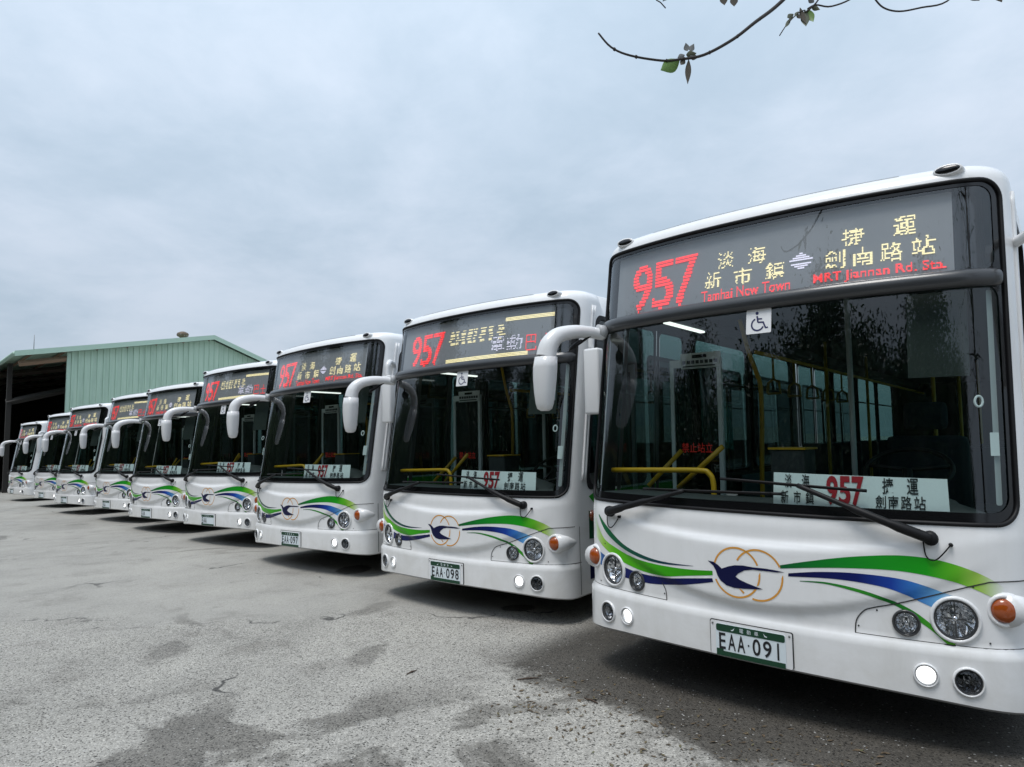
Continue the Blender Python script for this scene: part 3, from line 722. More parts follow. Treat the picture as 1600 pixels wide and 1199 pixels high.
    MB().tube(catmull([(-.62,1.6,2.45),(-.56,1.6,2.2),(-.50,1.6,2.02),(-.47,1.6,1.90),(-.47,1.6,1.6),(-.485,1.6,1.2),(-.49,1.6,.39)], 5), .018, 10).build('grab_pole', M['yellow_rail'], root, recalc=True)
    MB().tube([(.29,1.2,2.46),(.29,1.2,.39)], .018, 10).build('grab_pole', M['alu'], root, recalc=True)
    for x, y_ in ((.5,3.2),(-.5,3.6),(.5,5.0),(-.5,5.4),(.5,7.0)):
        MB().tube([(x,y_,2.46),(x,y_,.39)], .017, 8).build('grab_pole', M['yellow_rail'], root, recalc=True)
    for sg in (-1,):
        MB().tube([(sg*.5,1.6,2.18),(sg*.5,9.5,2.18)], .016, 8).build('strap_rail', M['yellow_rail'], root, recalc=True)
        for k in range(5):
            x, y_ = sg*.5, 2.0+k*.55; hb = MB(); hb.tube([(x,y_,2.18),(x,y_,1.99)], .010, 6)
            hb.tube([(x+a,y_,b) for a, b in ((-.055,1.87),(-.045,1.96),(0,1.99),(.045,1.96),(.055,1.87),(-.055,1.87))], .012, 6, False); hb.build('strap_handle', M['strap'], root, recalc=True)
    # fare machine
    fm = empty('fare_machine'); fm.parent = root
    MB().box((-.12,.75,.9), (.10,1.0,1.44)).build('machine_case', M['dash'], fm, bevel=.015)
    MB().box((-.13,.74,1.44), (.11,1.01,1.452)).build('machine_lid', M['yellow_rail'], fm, False)
    MB().tube([(-.01,.87,.39),(-.01,.87,.9)], .03, 8).build('machine_post', M['dash'], fm, recalc=True)
    # passenger seats
    for k in range(7):
        for x in (-1.12, .68) if k > 1 else (.68,):
            s_ = MB(); y_ = 2.5+k*.95; s_.box((x,y_,.80), (x+.44,y_+.42,.88)); s_.box((x,y_+.38,.86), (x+.44,y_+.46,1.42)); s_.box((x+.15,y_+.1,.38), (x+.3,y_+.3,.8)); s_.build('passenger_seat', M['seat'], root, False, bevel=.02)
    # sun blind and driver's side clutter
    vb = MB(); vb.v = [tuple(surf(a, b, -.09)) for a in (.80,.90,1.0,1.09) for b in (2.26,1.82)]; vb.f = [(i*2,i*2+2,i*2+3,i*2+1) for i in range(3)]; vb.build('sun_blind', simple('blind_fabric', (.010,.016,.014), .8), root)
    rg = MB(); rg.tube([surf(1.10+.018*math.cos(t), 1.69+.026*math.sin(t), -.035) for t in np.linspace(0, 2*PI, 18)], .006, 6, False); rg.build('suction_hook', M['sticker'], root, recalc=True)
    patch('permit_card', rr(1.135,1.178,1.43,1.54,.004), [], -.02, .05, M['sticker'], root)
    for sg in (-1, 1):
        patch('pillar_reflection', rr(*sorted((sg*1.160, sg*1.192)), 1.20, 2.25, .01), [], -.035, .06, M['plastic_grey'], root)  # pale strips behind the screen edges, painting in the pillar reflections
    # ---------------- wheels
    for a in ARCH:
        for sg in (-1, 1):
            yy = surf(a, .5).y; Wh = empty('wheel'); Wh.parent = root
            f = (Vector((sg*1.10, yy, .519/VS)), Vector((0,1,0)), Vector((0,0,1/VS)), Vector((sg,0,0)))
            MB().lathe([(.27,-.14),(.40,-.14),(.455,-.12),(.478,-.05),(.478,.05),(.455,.11),(.40,.13),(.28,.12)], f, 32).build('tyre', M['tyre'], Wh, recalc=True)
            MB().lathe([(.285,.12),(.27,.10),(.25,.03),(.17,.02),(.14,.08),(.10,.10),(.0005,.10)], f, 24).build('rim', M['rim'], Wh, recalc=True)
        MB().box((-1.0,yy-.52,.36), (1.0,yy+.52,.98)).build('wheel_box', M['under'], root, False)
    # roof units
    for y0, y1 in ((3.2,5.4),(6.0,8.6),(9.0,10.8)):
        MB().box((-.92,y0,2.965), (.92,y1,3.14)).build('roof_unit', M['paint'], root, True, bevel=.07)
    return root

# ---- per-bus lettering
PX, PY = .0095, .0125
def led(sign, txt, x0, x1, y0, y1, m, drop=0.0, rnd=None, poly=None, name='led_text', bold=0, px=.0095, py=.0125, fill=.32):
    V_, F_ = poly if poly is not None else fit_text(txt, x0, x1, y0, y1, bold)
    PX, PY = px, py; cells = raster(np.asarray(V_), F_, PX, PY); b = MB()
    for i, j in sorted(cells):
        if rnd and rnd.random() < drop: continue
        X = (i+.5)*PX; Y = (j+.5)*PY; a, h = PX*.47, PY*fill
        b.add([surf(X-a, Y-h, -.041), surf(X+a, Y-h, -.041), surf(X+a, Y+h, -.041), surf(X-a, Y+h, -.041)], [(0, 1, 2, 3)])
    return b.build(name, m, sign, False) if b.v else None
def rect(x0, x1, y0, y1): return (np.array([(x0,y0),(x1,y0),(x1,y1),(x0,y1)]), np.array([(0,1,2),(0,2,3)]))
def led_route(sign, seed, ch='bus'):
    rd = random.Random(seed)
    for i, t in enumerate('957'):
        led(sign, t, -.93+i*.180, -.93+i*.180+.172, 2.372, 2.702, M['led_red'], name='led_numeral', bold=.012, px=.0095, py=.0225, fill=.37)
    for t, x, y in (('淡',-.20,2.610),('海',.0,2.605),('新',-.285,2.495),('市',-.085,2.485),('鎮',.115,2.490),('捷',.545,2.615),('運',.80,2.635),('劍',.45,2.500),('南',.595,2.495),('路',.735,2.500),('站',.885,2.510)):
        led(sign, t, x-.055, x+.055, y-.050, y+.055, M['led_yellow'], .06, rd, name='led_character', px=.0065, py=.0088, fill=.42)
    ar = (np.array([(.20,2.53),(.265,2.575),(.33,2.53),(.20,2.515),(.33,2.515),(.265,2.47)]), np.array([(0,1,2),(3,5,4)]))
    led(sign, '', 0, 0, 0, 0, M['led_white'], poly=ar, name='led_arrow')
    led(sign, 'Tamhai New Town', -.36, .205, 2.364, 2.430, M['led_red'], name='led_text', bold=.006, px=.0055, py=.0085, fill=.42)
    led(sign, 'MRT Jiannan Rd. Sta.', .335, .985, 2.366, 2.432, M['led_red'], name='led_text', bold=.006, px=.0055, py=.0085, fill=.42)
def led_notice(sign, seed):
    rd = random.Random(seed)
    for i, t in enumerate('957'):
        led(sign, t, -.895+i*.196, -.895+i*.196+.188, 2.372, 2.702, M['led_red'], name='led_numeral', bold=.012, px=.0095, py=.0225, fill=.37)
    led(sign, '', 0, 0, 0, 0, M['led_yellow'], poly=rect(.50,1.01,2.700,2.740), name='led_bar')
    led(sign, '', 0, 0, 0, 0, M['led_yellow'], poly=rect(-.26,.76,2.362,2.400), name='led_bar')
    # the upper line is caught half drawn by the scan: only its rows of dashes show
    for x0 in (-.25,-.165,-.08,.005,.09,.175,.29,.40):
        q = [(x0+rd.uniform(0,.03), 2.66-.03*k, rd.uniform(.03,.07)) for k in range(5)]
        V_ = []; F_ = []
        for a, y, L in q:
            k = len(V_); V_ += [(a,y),(a+L,y),(a+L,y+.018),(a,y+.018)]; F_ += [(k,k+1,k+2),(k,k+2,k+3)]
        led(sign, '', 0, 0, 0, 0, M['led_yellow'], poly=(np.array(V_), np.array(F_)), name='led_dashes', drop=.1, rnd=rd)
    led(sign, '電', .34, .50, 2.42, 2.56, M['led_white'], .1, rd, name='led_character'); led(sign, '動', .53, .70, 2.42, 2.56, M['led_white'], .1, rd, name='led_character')
    led(sign, '巴', .74, .86, 2.40, 2.545, M['led_red'], name='led_character'); led(sign, '士', .89, 1.0, 2.40, 2.545, M['led_red'], name='led_character')
_pc = {}
def plate(root, txt, readable):
    pl = empty('license_plate'); pl.parent = root
    o, ex, ey, az = frame_at(0, .417, .0); ex = Vector((1,0,0)); ey = Vector((0,0,1)); az = Vector((0,-1,0)); o = Vector((0, o.y-.004, .417))
    def T(pts, h): return [o+ex*a+ey*b+az*h for a, b in pts]
    def sheet(nm, poly, h, m, par, th=.003):
        b = MB(); n = len(poly); b.add(T(poly, h)+T(poly, h-th), [tuple(range(n)), tuple(reversed(range(n, 2*n)))]+[(i, n+i, n+(i+1) % n, (i+1) % n) for i in range(n)]); return b.build(nm, m, par, False, recalc=True)
    sheet('plate_bracket', rr(-.228,.228,-.083,.097,.010), .002, M['plastic_white'], pl, .02)
    br = rr(-.233,.233,-.083,.102,.012); sheet('bracket_shadow_gap', br, -.002, M['gap'], pl, .012)
    sheet('plate_sheet', rr(-.195,.195,-.085,.085,.012), .006, M['plate_white'], pl)
    sheet('plate_band', rr(-.192,.192,.046,.084,.010), .0075, M['plate_green'], pl, .001)
    sheet('plate_band', [(-.192,-.084),(.192,-.084),(.192,-.058),(-.152,-.058),(-.152,-.048),(-.192,-.048)], .0075, M['plate_green'], pl, .001)
    if not readable: txt = 'EAA'
    if True:
        # condensed seven characters
        xs = [-.176,-.124,-.070,-.010,.016,.074,.134]; ws = [.038,.044,.044,.008,.044,.046,.044]
        for t, x, w in zip(txt, xs, ws):
            if t == '-': pts = rect(x, x+w, -.010, .000)
            elif t == '1': pts = rect(x+.016, x+.026, -.048, .038)
            else: pts = fit_text(t, x, x+w, -.048, .038, .012)
            b = MB(); b.add([o+ex*a+ey*c_+az*.0080 for a, c_ in pts[0]], [tuple(int(i) for i in f) for f in pts[1]]); b.build('plate_character', M['ink'], pl, False)
        for t, x in (('電',-.045), ('動',-.003), ('車',.039)):
            V_, F_ = fit_text(t, x-.011, x+.011, .054, .076); b = MB(); b.add([o+ex*a+ey*c_+az*.0085 for a, c_ in V_], [tuple(int(i) for i in f) for f in F_]); b.build('plate_character', M['plate_white'], pl, False)
        for x, sg in ((-.095,1),(.088,-1)):
            q = [(-.012,.060),(-.002,.062),(.012,.074),(.006,.064),(.004,.058),(-.006,.056)]
            b = MB(); b.add([o+ex*(x+a*sg)+ey*c_+az*.0085 for a, c_ in q], [tuple(range(6))]); b.build('plate_bird', M['plate_white'], pl, False)
        for x in (-.215, .215):
            MB().lathe([(.006,0),(.005,.004),(.0004,.005)], (o+ex*x+ey*.082+az*.002, ex, ey, az), 8).build('plate_screw', M['steel'], pl)
    return pl

BUSES = [  # x, y, yaw, z, roll, sign, plate, label
 (1.294, 3.801, -.7056, -.009, -.0263, 'R', 'EAA-091', 'white city bus with plate EAA-091, largest and nearest, on the far right'),
 (-.666, 6.338, -.6792, -.035, -.0123, 'N', 'EAA-098', 'white city bus with plate EAA-098, directly left of the nearest bus'),
 (-2.899, 8.604, -.6731, .017, .0008, 'R', 'EAA-097', 'white city bus with plate EAA-097, third from the right in the row'),
 (-5.111, 11.067, -.6389, .050, 0, 'N', 'EAA-1', 'white city bus fourth from the right, its sign under the green gable end'),
 (-7.479, 13.457, -.6411, -.012, 0, 'R', 'EAA-0', 'white city bus fifth from the right, in the middle of the row'),
 (-9.674, 15.692, -.6584, .027, 0, 'N', 'EAA-0', 'white city bus sixth from the right, fourth from the left'),
 (-12.443, 18.274, -.6426, .004, 0, 'R', 'EAA-0', 'white city bus third from the left, in front of the shed wall edge'),
 (-15.152, 21.166, -.636, -.004, 0, 'R', 'EAA-0', 'white city bus second from the left, before the dark shed opening'),
 (-19.246, 25.288, -.6925, -.039, 0, 'R', 'EAA-0', 'smallest and farthest white city bus at the left end of the row'),
]
def ground_z(x, y):
    z = 0; w = 0
    for b in BUSES:
        d2 = (x-b[0])**2+(y-b[1])**2; k = math.exp(-d2/7.0); z += k*b[3]; w += k
    return z/(w+.35)
def build_buses():
    proto = build_bus()
    idx = {}
    for o in bpy.data.objects:
        if o.parent: idx.setdefault(o.parent, []).append(o)
    roots = [proto]+[copy_tree(proto, idx) for _ in BUSES[1:]]
    led_cache = {}
    for i, (r, b) in enumerate(zip(roots, BUSES)):
        r.location = (b[0], b[1], b[3]-.04); r.rotation_euler = (0, -b[4], b[2]); r.scale = (1, 1, VS)
        tag(r, b[7], 'bus', 'white city buses parked in a row')
    for o in bpy.data.objects:
        if o.parent in roots and o.name.split('.')[0] == 'route_board':
            i = roots.index(o.parent); o.location.x = (0, -.012, .02, -.05, .03, -.02, .05, -.06, .02)[i]
    ch = {}
    for o in bpy.data.objects:
        if o.parent and o.name.split('.')[0] == 'destination_sign': ch[o.parent] = o
    for i, (r, b) in enumerate(zip(roots, BUSES)):
        sign = ch[r]
        if b[5] in led_cache:
            for o in led_cache[b[5]]:
                c = o.copy(); C.objects.link(c); c.parent = sign
        else:
            before = set(bpy.data.objects)
            (led_route if b[5] == 'R' else led_notice)(sign, 5)
            led_cache[b[5]] = [o for o in bpy.data.objects if o not in before]
        plate(r, b[6], i < 3)
    return roots

# ------------------------------------------------------------------ ground
def ground_material():
    m = mat('weathered_asphalt'); b = P(m); b.inputs['Specular IOR Level'].default_value = .35
    tcn = nd(m, 'ShaderNodeTexCoord'); co = tcn.outputs['Object']
    sx = nd(m, 'ShaderNodeSeparateXYZ'); ln(m, co, sx.inputs[0])
    def noise(scale, det=4, rough=.55, dist=0, vec=co):
        n = nd(m, 'ShaderNodeTexNoise', Scale=scale, Detail=det, Roughness=rough, Distortion=dist); ln(m, vec, n.inputs['Vector']); return n.outputs[0]
    def math_(op, a, b_=None, c_=None, clamp=False):
        x = nd(m, 'ShaderNodeMath', operation=op); x.use_clamp = clamp
        for i, v in enumerate((a, b_, c_)):
            if v is None: continue
            if isinstance(v, (int, float)): x.inputs[i].default_value = v
            else: ln(m, v, x.inputs[i])
        return x.outputs[0]
    def mr(v, a, b_): 
        x = nd(m, 'ShaderNodeMapRange'); x.interpolation_type = 'SMOOTHSTEP'; x.inputs[1].default_value = a; x.inputs[2].default_value = b_; ln(m, v, x.inputs[0]); return x.outputs[0]
    big = noise(.35, 5, .6, .6); mid = noise(1.7, 6, .65, .3); fine = noise(38, 4, .7); vfine = noise(140, 3, .7)
    # aggregate: pale and dark stones
    vor = nd(m, 'ShaderNodeTexVoronoi', feature='F1', Scale=120); ln(m, co, vor.inputs['Vector'])
    vsep = nd(m, 'ShaderNodeSeparateColor'); ln(m, vor.outputs['Color'], vsep.inputs[0])
    stone = ramp(m, vsep.outputs[0], [(0, (.06,.059,.056)), (.08, (.09,.088,.084)), (.13, (.26,.255,.243)), (.6, (.335,.329,.315)), (.9, (.40,.393,.377)), (1, (.50,.49,.47))])
    smooth_ = mixc(m, .28, ramp(m, fine, [(.3, (.275,.272,.262)), (.7, (.335,.331,.318))]).outputs[0], stone.outputs[0])
    # seam between the older coarse sheet (near) and the smoother sheet (far)
    warp = math_('MULTIPLY_ADD', noise(.55, 4, .6), 3.2, -1.6); w2 = math_('MULTIPLY_ADD', noise(4, 3, .6), .35, -.17)
    yy = math_('ADD', math_('ADD', sx.outputs[1], warp), w2)
    far = mr(yy, 6.0, 6.75)
    sf = ramp(m, fine, [(.25, (.80,.80,.80)), (.5, (1,1,1)), (.75, (1.12,1.12,1.11))]); st2 = mixc(m, 1, stone.outputs[0], sf.outputs[0], 'MULTIPLY'); col = mixc(m, far, st2, smooth_)
    # large and medium tone drift
    d1 = ramp(m, big, [(.3, (.86,.845,.80)), (.5, (1.05,1.03,.98)), (.72, (1.18,1.155,1.09))]); col = mixc(m, 1, col, d1.outputs[0], 'MULTIPLY')
    d2 = ramp(m, mid, [(.28, (.72,.71,.70)), (.45, (.98,.98,.98)), (.75, (1.10,1.10,1.09))]); col = mixc(m, 1, col, d2.outputs[0], 'MULTIPLY')
    # seam crack
    cw = noise(2.2, 4, .7); dist = math_('ABSOLUTE', math_('SUBTRACT', yy, 6.35)); crack = math_('MULTIPLY', math_('SUBTRACT', 1, mr(dist, .008, .035)), mr(cw, .45, .6))
    vc = nd(m, 'ShaderNodeTexVoronoi', feature='DISTANCE_TO_EDGE', Scale=.42); 
    wv = nd(m, 'ShaderNodeTexNoise', Scale=1.6, Detail=5); ln(m, co, wv.inputs['Vector']); vm = nd(m, 'ShaderNodeVectorMath', operation='MULTIPLY_ADD'); ln(m, wv.outputs['Color'], vm.inputs[0]); vm.inputs[1].default_value = (.9,.9,0); ln(m, co, vm.inputs[2]); ln(m, vm.outputs[0], vc.inputs['Vector'])
    crack2 = math_('MULTIPLY', math_('SUBTRACT', 1, mr(vc.outputs['Distance'], .002, .008)), mr(noise(.8, 3), .56, .66))
    ck = math_('MAXIMUM', crack, crack2)
    # damp, oily stain, also painting in the shadow spread before the nearest bus
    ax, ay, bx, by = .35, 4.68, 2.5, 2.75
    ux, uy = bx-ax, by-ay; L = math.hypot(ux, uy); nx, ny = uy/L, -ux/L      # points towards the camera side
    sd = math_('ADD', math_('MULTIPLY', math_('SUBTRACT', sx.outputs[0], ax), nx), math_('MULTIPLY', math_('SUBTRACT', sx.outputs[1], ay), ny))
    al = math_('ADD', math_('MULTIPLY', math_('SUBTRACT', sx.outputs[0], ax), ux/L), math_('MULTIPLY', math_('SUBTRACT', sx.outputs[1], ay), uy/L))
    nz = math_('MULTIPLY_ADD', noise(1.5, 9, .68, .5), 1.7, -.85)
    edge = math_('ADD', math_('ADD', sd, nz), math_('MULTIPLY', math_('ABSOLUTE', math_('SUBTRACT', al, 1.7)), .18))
    wet_shade = math_('MULTIPLY', math_('SUBTRACT', 1, mr(edge, .52, .84)), math_('SUBTRACT', 1, mr(math_('ABSOLUTE', math_('SUBTRACT', al, 1.6)), 1.9, 2.4)))
    # darker patches of old spillage near the camera
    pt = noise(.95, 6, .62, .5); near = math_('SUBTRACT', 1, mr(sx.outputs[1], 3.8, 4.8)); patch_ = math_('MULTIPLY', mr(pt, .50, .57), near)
    pt2 = math_('MULTIPLY', mr(noise(.6, 6, .6, .8), .60, .66), .45)
    # round drip spots
    def spot(x, y, r, ry=None):
        a = math_('DIVIDE', math_('SUBTRACT', sx.outputs[0], x), r); c_ = math_('DIVIDE', math_('SUBTRACT', sx.outputs[1], y), ry or r)
        d = math_('SQRT', math_('ADD', math_('MULTIPLY', a, a), math_('MULTIPLY', c_, c_))); d = math_('ADD', d, math_('MULTIPLY_ADD', noise(9, 3), .5, -.25)); return math_('SUBTRACT', 1, mr(d, .85, 1.1))
    sp = math_('MAXIMUM', math_('MAXIMUM', spot(.53, 4.70, .10, .12), spot(.76, 4.52, .12, .10)), math_('MAXIMUM', spot(.0, 6.45, .18, .12), spot(-2.1, 8.6, .22, .3)))
    dr = nd(m, 'ShaderNodeTexVoronoi', feature='F1', Scale=1.15); ln(m, vm.outputs[0], dr.inputs['Vector']); drc = nd(m, 'ShaderNodeSeparateColor'); ln(m, dr.outputs['Color'], drc.inputs[0])
    drip = math_('MULTIPLY', math_('SUBTRACT', 1, mr(dr.outputs['Distance'], .035, .075)), math_('GREATER_THAN', drc.outputs[0], .62)); sp = math_('MAXIMUM', sp, math_('MULTIPLY', drip, .7))
    damp = math_('MAXIMUM', math_('MULTIPLY', wet_shade, .95), math_('MAXIMUM', math_('MULTIPLY', patch_, .62), math_('MAXIMUM', math_('MULTIPLY', sp, .8), pt2)))
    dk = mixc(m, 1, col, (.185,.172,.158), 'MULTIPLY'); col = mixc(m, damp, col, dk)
    # pale grit specks lie on the damp part too
    gs = nd(m, 'ShaderNodeTexVoronoi', feature='F1', Scale=60); ln(m, co, gs.inputs['Vector']); gsc = nd(m, 'ShaderNodeSeparateColor'); ln(m, gs.outputs['Color'], gsc.inputs[0])
    spk = math_('MULTIPLY', math_('GREATER_THAN', gsc.outputs[1], .965), math_('LESS_THAN', gs.outputs['Distance'], .32)); col = mixc(m, spk, col, (.40,.395,.38))
    col = mixc(m, math_('MULTIPLY', ck, .8), col, (.03,.03,.03))
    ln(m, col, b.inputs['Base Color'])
    # damp far strip at the left that mirrors the sky
    pud = math_('MULTIPLY', mr(noise(.5, 4, .55, .4), .60, .64), mr(sx.outputs[1], 13, 15))
    rg = math_('SUBTRACT', math_('SUBTRACT', .88, math_('MULTIPLY', damp, .22)), math_('MULTIPLY', pud, .45)); ln(m, rg, b.inputs['Roughness'])
    h1 = math_('MULTIPLY', math_('SUBTRACT', 1, vor.outputs['Distance']), math_('SUBTRACT', 1, far)); hh = math_('ADD', math_('MULTIPLY', h1, .7), math_('ADD', math_('MULTIPLY', vfine, .35), math_('MULTIPLY', ck, -1.5)))
    bp = nd(m, 'ShaderNodeBump', Strength=.75, Distance=.007); ln(m, hh, bp.inputs['Height']); ln(m, bp.outputs[0], b.inputs['Normal'])
    return m
def build_ground():
    xs = sorted(set(list(np.linspace(-1500, -60, 8))+list(np.arange(-60, 40, 1.0))+list(np.linspace(40, 1500, 8))))
    ys = sorted(set(list(np.linspace(-1500, -50, 8))+list(np.arange(-50, 60, 1.0))+list(np.linspace(60, 1500, 8))))
    b = MB(); n = len(xs)
    for y in ys:
        for x in xs: b.v.append((x, y, ground_z(x, y) if -30 < x < 30 and -10 < y < 45 else 0))
    for j in range(len(ys)-1):
        for i in range(n-1): b.f.append((j*n+i, j*n+i+1, (j+1)*n+i+1, (j+1)*n+i))
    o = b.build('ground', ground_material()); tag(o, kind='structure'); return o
def build_grit():
    rd = random.Random(3); b = MB()
    for k in range(5200):
        y = 3.0+7.5*rd.random()**1.8; x = rd.uniform(-.72*y-.2, .55*y+.3)
        r = rd.uniform(.0015, .0042)*(1.7 if rd.random() < .04 else 1); z = ground_z(x, y); a = rd.random()*6.28
        q = [(x+r*math.cos(a+t)*rd.uniform(.7,1.3), y+r*math.sin(a+t)*rd.uniform(.7,1.3), z-.001) for t in (0, 1.6, 3.1, 4.7)]+[(x+rd.uniform(-.3,.3)*r, y+rd.uniform(-.3,.3)*r, z+r*rd.uniform(.6,1.1))]
        b.add(q, [(0,1,4),(1,2,4),(2,3,4),(3,0,4)])
    m = mat('grit_stone'); p_ = P(m); p_.inputs['Roughness'].default_value = .9
    g = nd(m, 'ShaderNodeTexCoord'); n = nd(m, 'ShaderNodeTexNoise', Scale=60); ln(m, g.outputs['Object'], n.inputs['Vector']); r = ramp(m, n.outputs[0], [(.4,(.05,.05,.048)),(.6,(.30,.295,.28))]); ln(m, r.outputs[0], p_.inputs['Base Color'])
    o = b.build('gravel', m, None, False); tag(o, 'fine loose grit scattered over the asphalt', 'gravel', kind='stuff')
    # leaf litter and bits along the damp edge
    b = MB()
    for k in range(620):
        t = rd.random(); d = rd.uniform(.15, 1.25); x = .35+2.1*t-.69*d*.75+rd.gauss(0,.1); y = 4.68-1.9*t-.72*d*.75+rd.gauss(0,.1)
        if y < 2.9: continue
        L = rd.uniform(.006, .026); a = rd.random()*6.28; z = ground_z(x, y)+.003; ca, sa = math.cos(a), math.sin(a); wv = L*rd.uniform(.2,.45)
        pts = [(-L,0,0),(0,wv,rd.uniform(0,.006)),(L,0,rd.uniform(0,.004)),(0,-wv,rd.uniform(0,.006))]
        b.add([(x+p[0]*ca-p[1]*sa, y+p[0]*sa+p[1]*ca, z+p[2]) for p in pts], [(0,1,2,3)])
    m = mat('dry_litter'); p_ = P(m); p_.inputs['Roughness'].default_value = .85; g = nd(m, 'ShaderNodeTexCoord'); n = nd(m, 'ShaderNodeTexNoise', Scale=25); ln(m, g.outputs['Object'], n.inputs['Vector'])
    r = ramp(m, n.outputs[0], [(.35,(.05,.035,.02)),(.55,(.14,.10,.06)),(.7,(.10,.11,.05))]); ln(m, r.outputs[0], p_.inputs['Base Color'])
    o = b.build('leaf_litter', m, None, False); tag(o, 'dry leaf crumbs on the damp ground before the nearest bus', 'leaf litter', kind='stuff')
    mt = simple('twig_bark', (.07,.045,.03), .9)
    for (x, y, a, L, lab) in ((.05,4.50,.15,.075,'short brown twig lying on grey asphalt left of the dark spots'), (-.75,4.7,.9,.05,'tiny dark twig on the open asphalt'), (.42,4.1,2.2,.06,'small twig at the edge of the dark stain')):
        tw = MB(); z = ground_z(x, y)+.005
        tw.tube([(x-L*math.cos(a), y-L*math.sin(a), z), (x, y, z+.004), (x+L*.5*math.cos(a+.2), y+L*.5*math.sin(a+.2), z), (x+L*math.cos(a), y+L*math.sin(a), z+.001)], [.003,.005,.004,.002], 6)
        tw.tube([(x, y, z+.003), (x+.02*math.cos(a+1), y+.02*math.sin(a+1), z+.006)], [.003,.001], 5)
        tag(tw.build('twig', mt, None, recalc=True), lab, 'twig', 'twigs on the asphalt')

# ------------------------------------------------------------------ shed
def build_shed():
    ph = R(45); P0 = Vector((-16.18, 35.0, 0)); ex = Vector((math.cos(ph), math.sin(ph), 0)); ey = Vector((-math.sin(ph), math.cos(ph), 0)); ez = Vector((0, 0, 1))
    T = lambda t, d, z: P0+ex*t+ey*d+ez*z
    PK = 7.86; TL, ZL = -8.56, 6.30; TR = 7.2; ZR = PK-.392*TR; TW = -6.44
    top = lambda t: PK+(PK-ZL)/(-TL)*t if t < 0 else PK-.392*t
    root = empty('metal_shed', tuple(P0)); tag(root, 'green corrugated metal shed with open dark bay behind the buses', 'shed')
    inv = Matrix.Translation(-P0)
    def B(b, nm, m, **k):
        b.v = [tuple(Vector(v)-P0) for v in b.v]; return b.build(nm, m, root, **k)
    mg = mat('green_sheet_metal'); p_ = P(mg); p_.inputs['Roughness'].default_value = .5; p_.inputs['Metallic'].default_value = .0
    tcn = nd(mg, 'ShaderNodeTexCoord'); mp = nd(mg, 'ShaderNodeMapping'); mp.inputs['Scale'].default_value = (2.5,2.5,.3); ln(mg, tcn.outputs['Object'], mp.inputs[0])
    n = nd(mg, 'ShaderNodeTexNoise', Scale=1.5, Detail=6, Roughness=.65); ln(mg, mp.outputs[0], n.inputs['Vector'])
    r = ramp(mg, n.outputs[0], [(.25,(.33,.47,.37)),(.5,(.43,.59,.475)),(.8,(.50,.65,.53))]); ln(mg, r.outputs[0], p_.inputs['Base Color'])
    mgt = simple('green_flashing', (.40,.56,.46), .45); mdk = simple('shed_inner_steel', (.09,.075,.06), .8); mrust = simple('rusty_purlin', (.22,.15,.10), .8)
    # corrugated sheets: trapezoid ribs, each sheet a part
    pitch = .26; t = TW; ks = 0
    prof = [(0,0),(.05,0),(.07,-.045),(.11,-.045),(.13,0),(.26,0)]
    while t < TR-.05:
        b = MB(); pts = []
        for k in range(4):
            for a, d in prof[:-1]: pts.append((t+k*pitch+a, d-.02*(ks % 2)*0))
        pts.append((t+4*pitch, 0)); n_ = len(pts)
        zt = [min(top(a), 99)-.16 for a, d in pts]
        b.v = [T(a, d-.004*(ks % 2), 0) for a, d in pts]+[T(a, d-.004*(ks % 2), z) for (a, d), z in zip(pts, zt)]
        b.f = [(i, i+1, n_+i+1, n_+i) for i in range(n_-1)]
        B(b, 'wall_sheet', mg, smooth=False); t += 4*pitch; ks += 1
    def slab(nm, pts, d0, d1, th, m):
        b = MB(); a = [T(t, d0, z) for t, z in pts]; c_ = [T(t, d1, z) for t, z in pts]; k = len(pts)
        lo = [v-ez*th for v in a]; lo2 = [v-ez*th for v in c_]
        b.v = a+c_+lo+lo2
        for i in range(k-1): b.f += [(i,i+1,k+i+1,k+i), (2*k+i,3*k+i,3*k+i+1,2*k+i+1), (i,2*k+i,2*k+i+1,i+1), (k+i,k+i+1,3*k+i+1,3*k+i)]
        b.f += [(0,k,3*k,2*k), (k-1,3*k-1,4*k-1,2*k-1)]
        return B(b, nm, m, smooth=False, recalc=True)
    DEP = 26
    slab('roof', [(TL,ZL+.02),(0,PK+.02),(TR+.2,top(TR+.2)+.02)], -.35, DEP, .05, mg)
    slab('gable_flashing', [(TL-.02,ZL+.06),(0,PK+.06),(TR+.22,top(TR+.22)+.06)], -.40, -.34, .24, mgt)
    b = MB(); b.box((0,0,0),(1,1,1)); 
    # eave gutter running back along the left side
    g = MB(); g.tube([T(TL-.03,-.36,ZL-.06), T(TL-.03,DEP,ZL-.06)], .09, 8); B(g, 'gutter', mgt, recalc=True)
    # door jamb, columns, rafters inside the open bay
    def bar(nm, a, c_, w, m):
        g = MB(); g.tube([a, c_], w, 4); B(g, nm, m, smooth=False, recalc=True)
    j = MB(); j.v = [T(TW-.12,-.03,0),T(TW+.02,-.03,0),T(TW+.02,.12,0),T(TW-.12,.12,0)]; j.v += [v+ez*(top(TW)-.2) for v in j.v]; j.f = [(0,1,5,4),(1,2,6,5),(2,3,7,6),(3,0,4,7)]; B(j, 'door_jamb', mgt, smooth=False, recalc=True)
    bar('column', T(TL+.3,3.2,0), T(TL+.3,3.2,ZL-.1), .14, simple('column_dark', (.03,.028,.026), .8))
    for d in (7, 12, 18, 24):
        bar('column', T(TL+.25,d,0), T(TL+.25,d,ZL-.1), .16, mdk)
        bar('rafter', T(TL+.1,d,top(TL+.1)-.35), T(-.1,d,PK-.35), .17, mdk); bar('rafter', T(0,d,PK-.35), T(TR,d,top(TR)-.35), .17, mdk)
